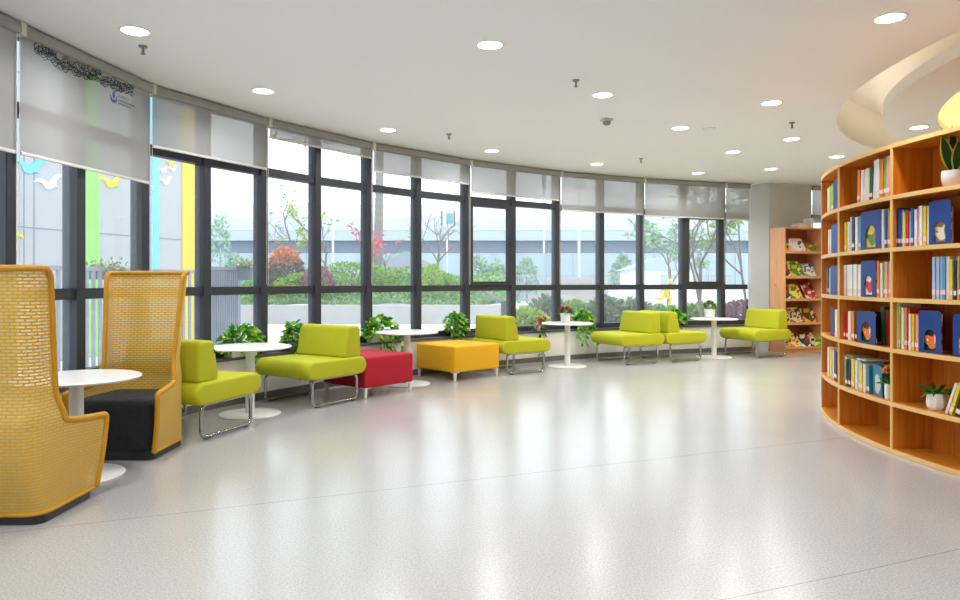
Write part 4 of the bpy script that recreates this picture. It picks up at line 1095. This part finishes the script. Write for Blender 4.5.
def gull(u, v, w, m_, lab, deg=0, flip=1):
    prof2 = [(-.5, .06), (-.38, .15), (-.24, .15), (-.1, .06), (0, .0), (.1, .07), (.24, .2), (.4, .25), (.52, .2), (.4, .14), (.3, .05), (.24, -.06), (.3, -.14), (.16, -.12), (.02, -.19), (-.12, -.16), (-.17, -.08), (-.2, .0), (-.3, .06), (-.4, .07)]
    P = prof2
    p = on_wall(u, v, .03); w *= .62
    bm = bmesh.new(); f0 = [bm.verts.new((x*w, 0, z*w)) for x, z in P]; f1 = [bm.verts.new((x*w, .03, z*w)) for x, z in P]; n = len(P)
    bm.faces.new(f0); bm.faces.new(f1[::-1])
    for i in range(n): bm.faces.new((f0[i], f0[(i+1) % n], f1[(i+1) % n], f1[i]))
    o = tag(obj('seagull_cutout', bm, m_), lab, 'decoration', 'seagull cut-outs on the outside wall')
    o.location = p; o.rotation_euler = (0, math.radians(deg), math.atan2(wd.y, wd.x))
gull(29, 166, 1.15, M['gullb'], 'pale blue seagull cut-out on the outside wall, highest at left')
gull(49, 183, .95, M['gullw'], 'white seagull cut-out left of the green stripe', -12)
gull(11, 230, .8, M['gully'], 'yellow seagull cut-out partly behind the leftmost window frame', 50)
gull(111, 182, 1.0, M['gully'], 'large yellow seagull cut-out just right of the green stripe', -5)
gull(166, 181, .7, M['gullw'], 'white seagull cut-out lowest between the blue and yellow stripes', -10)
gull(163, 170, .5, M['gullw'], 'small white seagull cut-out beside the blue stripe, upper one', -10)
gull(173, 168.5, .5, M['gullw'], 'small white seagull cut-out near the yellow stripe', -14)
gull(170.5, 163.5, .45, M['gully'], 'small yellow seagull cut-out above the white ones')

# railing fence along the yard at left
F = [V(-6.15, 6.0, 0), V(-5.68, 9.0, 0), V(-5.35, 12.0, 0), V(-5.02, 13.0, 0)]
fr = thing('railing_fence', 'grey vertical-bar fence in front of the striped building', 'fence', tuple(F[0]))
bars = bmesh.new(); rails = bmesh.new(); posts = []
for a, b in zip(F, F[1:]):
    A, B = a-F[0], b-F[0]; L = (B-A).length; n = int(L/.14); t = (B-A).normalized(); rz = math.atan2(t.y, t.x)
    for i in range(n):
        p = A+t*(i+.5)*L/n; box(bars, (p.x, p.y, .82), (.055, .03, 1.56), rz)
    for z in (.12, 1.58): beam(rails, A, B, 0, .045, z-.03, z+.03)
obj('bars', bars, M['fence'], fr); obj('rails', rails, M['fence'], fr)
# solid ribbed gate panel
g1, g2 = at(211, 282, 13.1), at(237, 282, 13.6); t = (g2-g1); t.z = 0; rz = math.atan2(t.y, t.x); L = t.length
gt = thing('gate', 'grey corrugated steel gate panel at the end of the bar fence', 'gate', (g1.x, g1.y, 0), rz)
bm = bmesh.new()
nb = 12; prof = []
for i in range(nb): x0 = L*i/nb; x1 = L*(i+1)/nb; q = L/nb*.25; prof += [(x0, 0), (x0+q, -.025), (x1-q, -.025), (x1, 0)] if i == 0 else [(x0+q, -.025), (x1-q, -.025), (x1, 0)]
poly = prof+[(L, .03), (0, .03)]
prism(bm, poly, .05, 1.62); obj('ribbed_panel', bm, M['gate'], gt)
obj('gate_frame', box(bmesh.new(), (L/2, .0, 1.65), (L+.06, .08, .06)), M['gate'], gt); obj('gate_post', box(bmesh.new(), (L+.02, 0, .82), (.07, .08, 1.7)), M['gate'], gt)

def planter(p, rz, w, lab, mats, seed, h=.15):
    rnd = random.Random(seed)
    r = thing('planter', lab, 'planter', p, rz, 'planter troughs hung on the fence')
    bm = bmesh.new(); prism(bm, rrect(w/2, .1, .03), 0, h*1.1)
    for v in bm.verts:
        if v.co.z < .01: v.co.x *= .86; v.co.y *= .8
    obj('trough', bm, M['trough'], r, smooth=True)
    bm = bmesh.new()
    for i in range(130): d = rdir(rnd, -.1, 1); leaf(bm, Vector((rnd.uniform(-w/2, w/2), d.y*.14, h+rnd.uniform(0, .16)*abs(d.z)+.02)), d, rdir(rnd, .4, 1), rnd.uniform(.06, .1), .05, .3)
    obj('foliage', bm, mats, r, smooth='all', recalc=False)
    for x in (-w*.3, w*.3): obj('hook', box(bmesh.new(), (x, -.1 if False else .1, h*.9), (.03, .03, .12)), M['gate'], r)
p = at(107, 279.5, 10.4); planter((p.x, p.y, p.z), math.radians(85)-PI/2+.0, .62, 'long slate trough of cream-green leaves on the fence at left', M['bflow'], 9, .13)
p = at(245, 280, 13.4); planter((p.x, p.y, p.z), 0, .28, 'small hanging planter of pale flowers beside the gate panel', M['bflow'], 10, .24)

# raised lawn bed and its retaining wall
bm = bmesh.new(); X0, X3 = -9.5, 0.9  # bed limits
rw = tag(obj('retaining_wall', box(bmesh.new(), ((X0+X3)/2, 24.2, .25), (X3-X0, .35, .68), 0, .02), M['retain']), 'low pale concrete retaining wall below the grassy bank outside', 'wall')
rnd = random.Random(40)
bm = bmesh.new(); nx, ny = 40, 12; G = []
def lawn_z(x, y): k = (y-24.4)/8; return .55+1.25*k*(2-k)*.9+.08*math.sin(x*1.7)+.05*math.sin(y*2.3+x)
for j in range(ny+1):
    G.append([bm.verts.new((X0+(X3-X0)*i/nx, 24.5+8*j/ny, lawn_z(X0+(X3-X0)*i/nx, 24.4+8*j/ny))) for i in range(nx+1)])
for j in range(ny):
    for i in range(nx): bm.faces.new((G[j][i], G[j][i+1], G[j+1][i+1], G[j+1][i])).material_index = 0
for i in range(5200):
    x = rnd.uniform(X0, X3); y = 24.55+8*rnd.random()**1.5; d = rdir(rnd, .2, 1)
    leaf(bm, Vector((x, y, lawn_z(x, y)-.02)), d, rdir(rnd, .3, 1), rnd.uniform(.12, .26), .1, .2, n=2, mi=1)
tag(obj('lawn', bm, [M['lawnb'], M['lawn']], smooth='all', recalc=False), 'grassy ground-cover bank rising behind the retaining wall', 'grass', kind='stuff')

def bush(name, c, rx, ry, rz_, n, m_, lab, seed, L=.14, cat='bush', grp=None, core=None):
    """c = centre of the mound at its base"""
    rnd = random.Random(seed); r = thing(name, lab, cat, tuple(c), 0, grp)
    bm = bmesh.new(); ms = m_ if isinstance(m_, list) else [m_]
    for i in range(n):
        d = rdir(rnd, 0, 1); rr = rnd.uniform(.8, 1.04)
        p = Vector((d.x*rx*rr, d.y*ry*rr, d.z*rz_*rr)); mi = 0
        if len(ms) > 1: mi = 0 if d.z+rnd.uniform(-.18, .18) > .6 else 1
        leaf(bm, p, d+rdir(rnd, -.5, .6)*.7, rdir(rnd, .2, 1), L*rnd.uniform(.7, 1.3), L*.6, .2, n=2, mi=mi)
    obj('foliage', bm, ms, r, smooth='all', recalc=False)
    obj('stem', tube(bmesh.new(), [(0, 0, -.25), (0, 0, rz_*.6)], [.05, .02], 7), M['bark'], r)
    return r
c = at(285, 284, 26.2); bush('topiary_bush', (c.x, c.y, c.z-.05), .72, .7, 1.38, 2800, [M['bred'], M['bolive']], 'round topiary bush with orange-red crown on the grassy bank', 50, .14)
c = at(302, 288, 25.6); bush('bush', (c.x, c.y, c.z), 1.0, .7, .5, 800, M['blime'], 'low light green bush in front of the red-topped topiary', 51, .13)
c = at(318, 287, 25.2); bush('bush', (c.x, c.y, c.z), .58, .55, .72, 700, M['bpurple'], 'purple-leaved bush on the grassy bank', 52, .12)
c = at(352, 283, 27.5); bush('bush', (c.x, c.y, c.z), 1.7, .9, .8, 1000, M['bgreen'], 'wide green bush beside the palm trunk', 53, .14)
c = at(410, 283, 28.5); bush('bush', (c.x, c.y, c.z), 1.9, .9, .62, 900, M['bgreen'], 'green ground shrub right of the palm trunk on the bank', 54, .14)
c = at(432, 284, 25.5); bush('bush', (c.x, c.y, c.z), .32, .3, .72, 300, M['blime'], 'small bright green upright shrub at the right end of the bank', 55, .14)

def tree(name, base, h, spread, lab, seed, m_=None, nl=200, r0=.07, lean=(0, 0), levels=4, L=.16, cat='tree', kids=3, grp=None):
    rnd = random.Random(seed); r = thing(name, lab, cat, tuple(base), 0, grp)
    bm = bmesh.new(); tips = []
    def grow(p, d, ln, rad, lv):
        P = [p]; n = 4
        for i in range(n):
            d = (d+rdir(rnd, -.6, .8)*.16).normalized(); P.append(P[-1]+d*ln/n)
        tube(bm, P, [rad*(1-.4*i/n) for i in range(n+1)], 6, cap=False)
        for q in P[2:]: tips.append((q, lv))
        if lv <= 1: return
        for k in range(kids):
            q = P[rnd.choice((2, 3, 4))]; dd = (d+rdir(rnd, -.15, .5)*spread).normalized()
            grow(q, dd, ln*rnd.uniform(.55, .78), rad*.55, lv-1)
    grow(Vector((0, 0, -.1)), V(lean[0], lean[1], 1).normalized(), h*.42, r0, levels)
    obj('trunk', bm, M['bark'], r, smooth='all')
    if m_:
        bm = bmesh.new(); T = [t for t in tips if t[1] <= 2]
        for i in range(nl):
            q, _ = rnd.choice(T); leaf(bm, q+rdir(rnd, -1, 1)*rnd.uniform(0, .22), rdir(rnd, -.6, .6), rdir(rnd, .2, 1), L*rnd.uniform(.7, 1.3), L*.55, .3, n=2)
        obj('foliage', bm, m_, r, smooth='all', recalc=False)
    return r
c = at(303, 284, 28); tree('bare_tree', (c.x, c.y, c.z), 4.6, .9, 'sparse pale tree behind the red-topped topiary', 60, M['bflow'], 130, .06, (-.25, 0))
c = at(322, 284, 27); tree('bare_tree', (c.x, c.y, c.z), 4.2, .9, 'slender tree with yellow-green leaves behind the purple bush', 61, M['blime'], 170, .05, (.3, 0))
c = at(357, 283, 26.5); tree('flowering_shrub', (c.x, c.y, c.z), 3.4, 1.2, 'thin shrub with pink blossoms beside the palm trunk', 62, M['bpink'], 90, .035, (.1, 0), L=.19, cat='shrub')
c = at(440, 283, 27); tree('bare_tree', (c.x, c.y, c.z), 4.3, 1.0, 'leafless branching tree above the right end of the bank', 63, None, 0, .06, kids=4)
c = at(388, 283, 30); tree('bare_tree', (c.x, c.y, c.z), 2.6, 1.1, 'small leafless tree in front of the grey hut', 64, None, 0, .035)
# palm
pb = at(377, 284, 29.2); r = thing('palm_tree', 'palm tree with grey ringed trunk outside the middle windows', 'tree', (pb.x, pb.y, lawn_z(pb.x, pb.y)-.1))
P = []; rr = []
for i in range(60): z = i*.14; P.append((.12*math.sin(z*.25), 0, z)); rr.append(.19-.006*z+.014*(i % 2))
obj('trunk', tube(bmesh.new(), P, rr, 14), M['palm'], r)
rnd = random.Random(8); bm = bmesh.new()
for i in range(34):
    d = rdir(rnd, -.2, .9); leaf(bm, Vector((.1, 0, 8.2)), d, V(0, 0, 1), rnd.uniform(2.0, 2.8), .4, .5, .2, 8, shape='lens')
obj('fronds', bm, M['bdark'], r, smooth='all', recalc=False)
# leafy branches reaching over the third pair of windows
c = at(315, 320, 20); rt = thing('tall_tree', 'tall tree whose dark leaves show through the short blind', 'tree', (c.x, c.y, 0)); rnd = random.Random(66)
obj('trunk', tube(bmesh.new(), [(0, 0, -.1), (.02, 0, 3), (-.02, .1, 6)], [.09, .07, .04], 8), M['bark'], rt)
bm = bmesh.new()
for i in range(420):
    d = rdir(rnd, -1, 1); k = rnd.random()**.4; leaf(bm, Vector((d.x*1.7*k, d.y*1.3*k, 6.55+d.z*1.25*k)), rdir(rnd, -.8, .4), rdir(rnd, .2, 1), rnd.uniform(.16, .3), .1, .3, n=2)
obj('foliage', bm, M['bdark'], rt, smooth='all', recalc=False)
# leaning tree at right
c = at(707, 312, 17.5); tree('leaning_tree', (c.x, c.y, 0), 4.7, .75, 'leaning bare tree outside the right casement window', 67, M['bteal'], 60, .06, (-.42, 0), 5, .1, kids=3)
c = at(668, 300, 26); tree('pale_tree', (c.x, c.y, .3), 4.0, .9, 'pale green small tree beyond the yellow figure', 68, M['bteal'], 650, .06, (0, 0), 5, .2)
c = at(742, 300, 18.5); tree('leafy_tree', (c.x+.2, c.y, 0), 5.4, .95, 'leafy tree beside the pillar, seen through the narrow blind', 69, M['bgreen'], 700, .045, (-.1, 0), 5, .16)

# viaduct
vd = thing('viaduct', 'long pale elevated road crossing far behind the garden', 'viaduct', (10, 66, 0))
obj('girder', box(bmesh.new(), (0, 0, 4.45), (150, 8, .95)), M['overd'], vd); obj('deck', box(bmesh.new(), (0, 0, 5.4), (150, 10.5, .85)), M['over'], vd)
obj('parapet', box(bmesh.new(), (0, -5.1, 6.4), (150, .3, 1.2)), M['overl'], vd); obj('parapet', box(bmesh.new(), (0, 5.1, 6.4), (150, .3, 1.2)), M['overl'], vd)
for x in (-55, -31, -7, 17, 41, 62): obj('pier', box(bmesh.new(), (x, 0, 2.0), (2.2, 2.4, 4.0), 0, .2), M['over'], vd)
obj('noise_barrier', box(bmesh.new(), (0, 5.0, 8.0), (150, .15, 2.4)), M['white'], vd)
# hoarding and hut
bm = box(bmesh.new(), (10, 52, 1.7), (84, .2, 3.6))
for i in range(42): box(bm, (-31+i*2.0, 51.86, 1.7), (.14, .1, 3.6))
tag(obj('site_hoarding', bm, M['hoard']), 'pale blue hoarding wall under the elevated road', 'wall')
bm = bmesh.new(); bm2 = bmesh.new()
pr = thing('park_railing', 'pale vertical-bar railing in front of the blue hoarding', 'fence', (0, 44, 0))
for i in range(110): box(bm, (-.6+i*.15, 0, .95), (.04, .04, 1.7))
for z in (.25, 1.75): box(bm2, (7.6, 0, z), (16.6, .05, .06))
obj('bars', bm, M['fence'], pr); obj('rails', bm2, M['fence'], pr)
ht = thing('hut', 'small grey gabled hut beyond the grassy bank', 'hut', tuple(at(408, 281.5, 38)*1.0-V(0, 0, 1.4)))
obj('wall', box(bmesh.new(), (0, 0, 1.1), (3.0, 2.6, 2.2)), M['hut'], ht)
bm = bmesh.new(); prism(bm, [(-1.75, 2.15), (1.75, 2.15), (0, 3.0)], -1.5, 1.5, Matrix(((1, 0, 0, 0), (0, 0, 1, 0), (0, 1, 0, 0), (0, 0, 0, 1)))); obj('roof', bm, M['hutr'], ht)
obj('window', box(bmesh.new(), (.7, -1.31, 1.5), (.5, .04, .7)), M['overd'], ht)
ht2 = thing('container_office', 'pale gabled site office right of the middle windows, under the viaduct', 'hut', tuple(at(655, 281.5, 42)-V(0, 0, 1.4)))
obj('wall', box(bmesh.new(), (0, 0, 1.0), (3.6, 3, 2.2)), M['white'], ht2)
bm = bmesh.new(); prism(bm, [(-2.1, 2.05), (2.1, 2.05), (0, 2.8)], -1.7, 1.7, Matrix(((1, 0, 0, 0), (0, 0, 1, 0), (0, 1, 0, 0), (0, 0, 0, 1)))); obj('roof', bm, M['hoard'], ht2)
obj('door', box(bmesh.new(), (.4, -1.52, .9), (.9, .04, 1.8)), M['hoard'], ht2)
# road sign gantry and poles
sg = thing('road_sign', 'teal road sign on a dark frame near the viaduct', 'sign', tuple(at(447, 281.5, 40)-V(0, 0, 1.4)))
obj('post', tube(bmesh.new(), [(0, 0, 0), (0, 0, 5.6)], .05, 8), M['pole'], sg)
obj('sign_panel', box(bmesh.new(), (.15, -.06, 5.0), (.38, .04, .62)), M['sign'], sg); 
for x in (-.3, .42): obj('side_panel', box(bmesh.new(), (x, -.05, 5.0), (.1, .05, .85)), M['signd'], sg)
for u, Y, z, lab in ((579, 30, 5.4, 'tall white pole left of centre of the blind above the flowers'), (333, 45, 6.6, 'thin lamp pole far behind the yellow-leaved tree'), (544, 55, 9.2, 'distant dark-headed pole above the viaduct')):
    q = at(u, 281.5, Y); r = thing('pole', lab, 'pole', (q.x, q.y, 0))
    obj('shaft', tube(bmesh.new(), [(0, 0, 0), (0, 0, z)], .035+.0008*Y, 10), M['pole'], r)
    obj('cap', box(bmesh.new(), (0, 0, z+.05), (.3, .2, .12 if u != 544 else 1.3), 0, .02), M['sign'] if u == 544 else M['pole'], r)
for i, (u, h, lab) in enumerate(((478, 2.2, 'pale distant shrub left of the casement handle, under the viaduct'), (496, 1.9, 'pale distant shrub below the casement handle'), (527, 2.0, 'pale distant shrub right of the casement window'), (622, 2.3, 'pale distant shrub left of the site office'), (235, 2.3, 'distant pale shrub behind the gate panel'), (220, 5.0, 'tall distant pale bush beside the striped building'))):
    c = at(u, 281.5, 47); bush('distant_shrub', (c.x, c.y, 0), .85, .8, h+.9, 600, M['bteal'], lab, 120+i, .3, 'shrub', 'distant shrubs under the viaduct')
# handrail and steps
q = at(505, 281.5, 17); r = thing('handrail', 'dark bent handrail by the steps behind the lime seat', 'handrail', (q.x, q.y, 0))
a1 = at(484, 291, 18.5)-V(q.x, q.y, 0); a2 = at(500, 302, 17)-V(q.x, q.y, 0)
obj('rail', tube(bmesh.new(), chaikin([a1, a2, (.12, 0, a2.z), (.12, 0, 0)], 1), .05, 8), M['railp'], r)
obj('infill_panel', box(bmesh.new(), (.0, 0, .44), (.2, .06, .95)), M['railp'], r)
st = thing('garden_steps', 'pale concrete garden steps outside the middle windows', 'steps', (2.75, 24, 0))
for i in range(5): obj('step', box(bmesh.new(), (.2*i, .45*i, .12+.22*i), (3.4-.3*i, .46, .26+.44*i*.5)), M['retain'], st)
tag(obj('garden_wall', box(bmesh.new(), (7.2, 27, .5), (9, .3, 1.15), 0, .02), M['white']), 'low white garden wall behind the hedge at right', 'wall')
# hedges near the windows on the right
for i, (u, Y, rx, h, m_, n, lab) in enumerate(((526, 16.6, .62, .72, 'blime', 700, 'yellow-green shrub outside, behind the first seat right of yellow ottoman'), (548, 17.6, .62, .98, 'bdark', 700, 'dark green shrub outside, left of the red flower pot'),
     (575, 18.2, .65, .86, 'bgreen', 600, 'mid green shrub outside, directly behind the red flower pot'), (606, 17.8, .7, .96, 'bdark', 800, 'dark green shrub outside, right of the red flower pot'),
     (634, 17.6, .6, .92, 'bdark', 700, 'dark green shrub outside, behind the left back-to-back seat'), (662, 18, .75, .74, 'bgreen', 800, 'green hedge shrub below the yellow figure'),
     (699, 18, .8, .78, 'bgreen', 800, 'green hedge shrub behind the succulent table'), (741, 17.6, .72, .86, 'bpurple', 900, 'purple-grey hedge shrub beside the pillar'))):
    c = at(u, 281.5, Y); bush('garden_shrub', (c.x, c.y, 0.0), rx, .55, h, n+500, M[m_], lab, 80+i, .16, 'shrub', 'shrubs planted outside the right windows')
# yellow running figure
c = at(666, 281.5, 22); r = thing('garden_sculpture', 'yellow running-figure sculpture outside among the shrubs', 'sculpture', (c.x, c.y, 0))
bm = bmesh.new()
tube(bm, [(-.02, 0, .95), (.06, 0, 1.2), (.1, 0, 1.28)], [.07, .1, .06], 10); tube(bm, [(0, 0, .97), (.16, 0, .86), (.1, 0, .66), (.2, 0, .62)], [.07, .055, .04, .04], 8)
tube(bm, [(-.03, 0, .96), (-.16, 0, .84), (-.3, 0, .86)], [.07, .05, .04], 8); tube(bm, [(.08, 0, 1.22), (.22, 0, 1.14), (.3, 0, 1.24)], [.045, .035, .03], 8); tube(bm, [(.04, 0, 1.22), (-.1, 0, 1.14), (-.18, 0, 1.06)], [.045, .035, .03], 8)
lathe(bm, [(0, -.09), (.06, -.06), (.085, 0), (.06, .06), (0, .09)], 12, (.14, 0, 1.4)); obj('figure', bm, M['statue'], r, smooth='all')
obj('pedestal', box(bmesh.new(), (.1, 0, .3), (.5, .4, .62), 0, .02), M['retain'], r)

# ------------------------------------------------------------------ world, camera, settings
w = bpy.data.worlds.new('overcast_sky'); SC.world = w; w.use_nodes = True
nt = w.node_tree; bg = nt.nodes['Background']
tc = nt.nodes.new('ShaderNodeTexCoord'); sp = nt.nodes.new('ShaderNodeSeparateXYZ'); nt.links.new(tc.outputs['Generated'], sp.inputs[0])
rp = nt.nodes.new('ShaderNodeValToRGB'); rp.color_ramp.elements[0].position = .0; rp.color_ramp.elements[0].color = (.9, .94, 1, 1); rp.color_ramp.elements[1].position = .5; rp.color_ramp.elements[1].color = (.93, .96, 1, 1)
nt.links.new(sp.outputs[2], rp.inputs[0]); nt.links.new(rp.outputs[0], bg.inputs[0]); bg.inputs[1].default_value = 2.15
cam = bpy.data.cameras.new('camera'); co = bpy.data.objects.new('camera', cam); COL.objects.link(co)
co.location = (0, 0, CH); co.rotation_euler = (PI/2, 0, 0); cam.sensor_width = 36; cam.lens = FP/960*36; cam.shift_y = -(300-HZ)/960; cam.clip_end = 400
SC.camera = co
vs_ = SC.view_settings; vs_.view_transform = 'Standard'; vs_.look = 'None'; vs_.exposure = .27; vs_.gamma = 1; vs_.use_curve_mapping = False
cy = SC.cycles; cy.max_bounces = 10; cy.diffuse_bounces = 5; cy.glossy_bounces = 4; cy.transparent_max_bounces = 24; cy.caustics_reflective = False; cy.caustics_refractive = False
cy.sample_clamp_indirect = 6.0
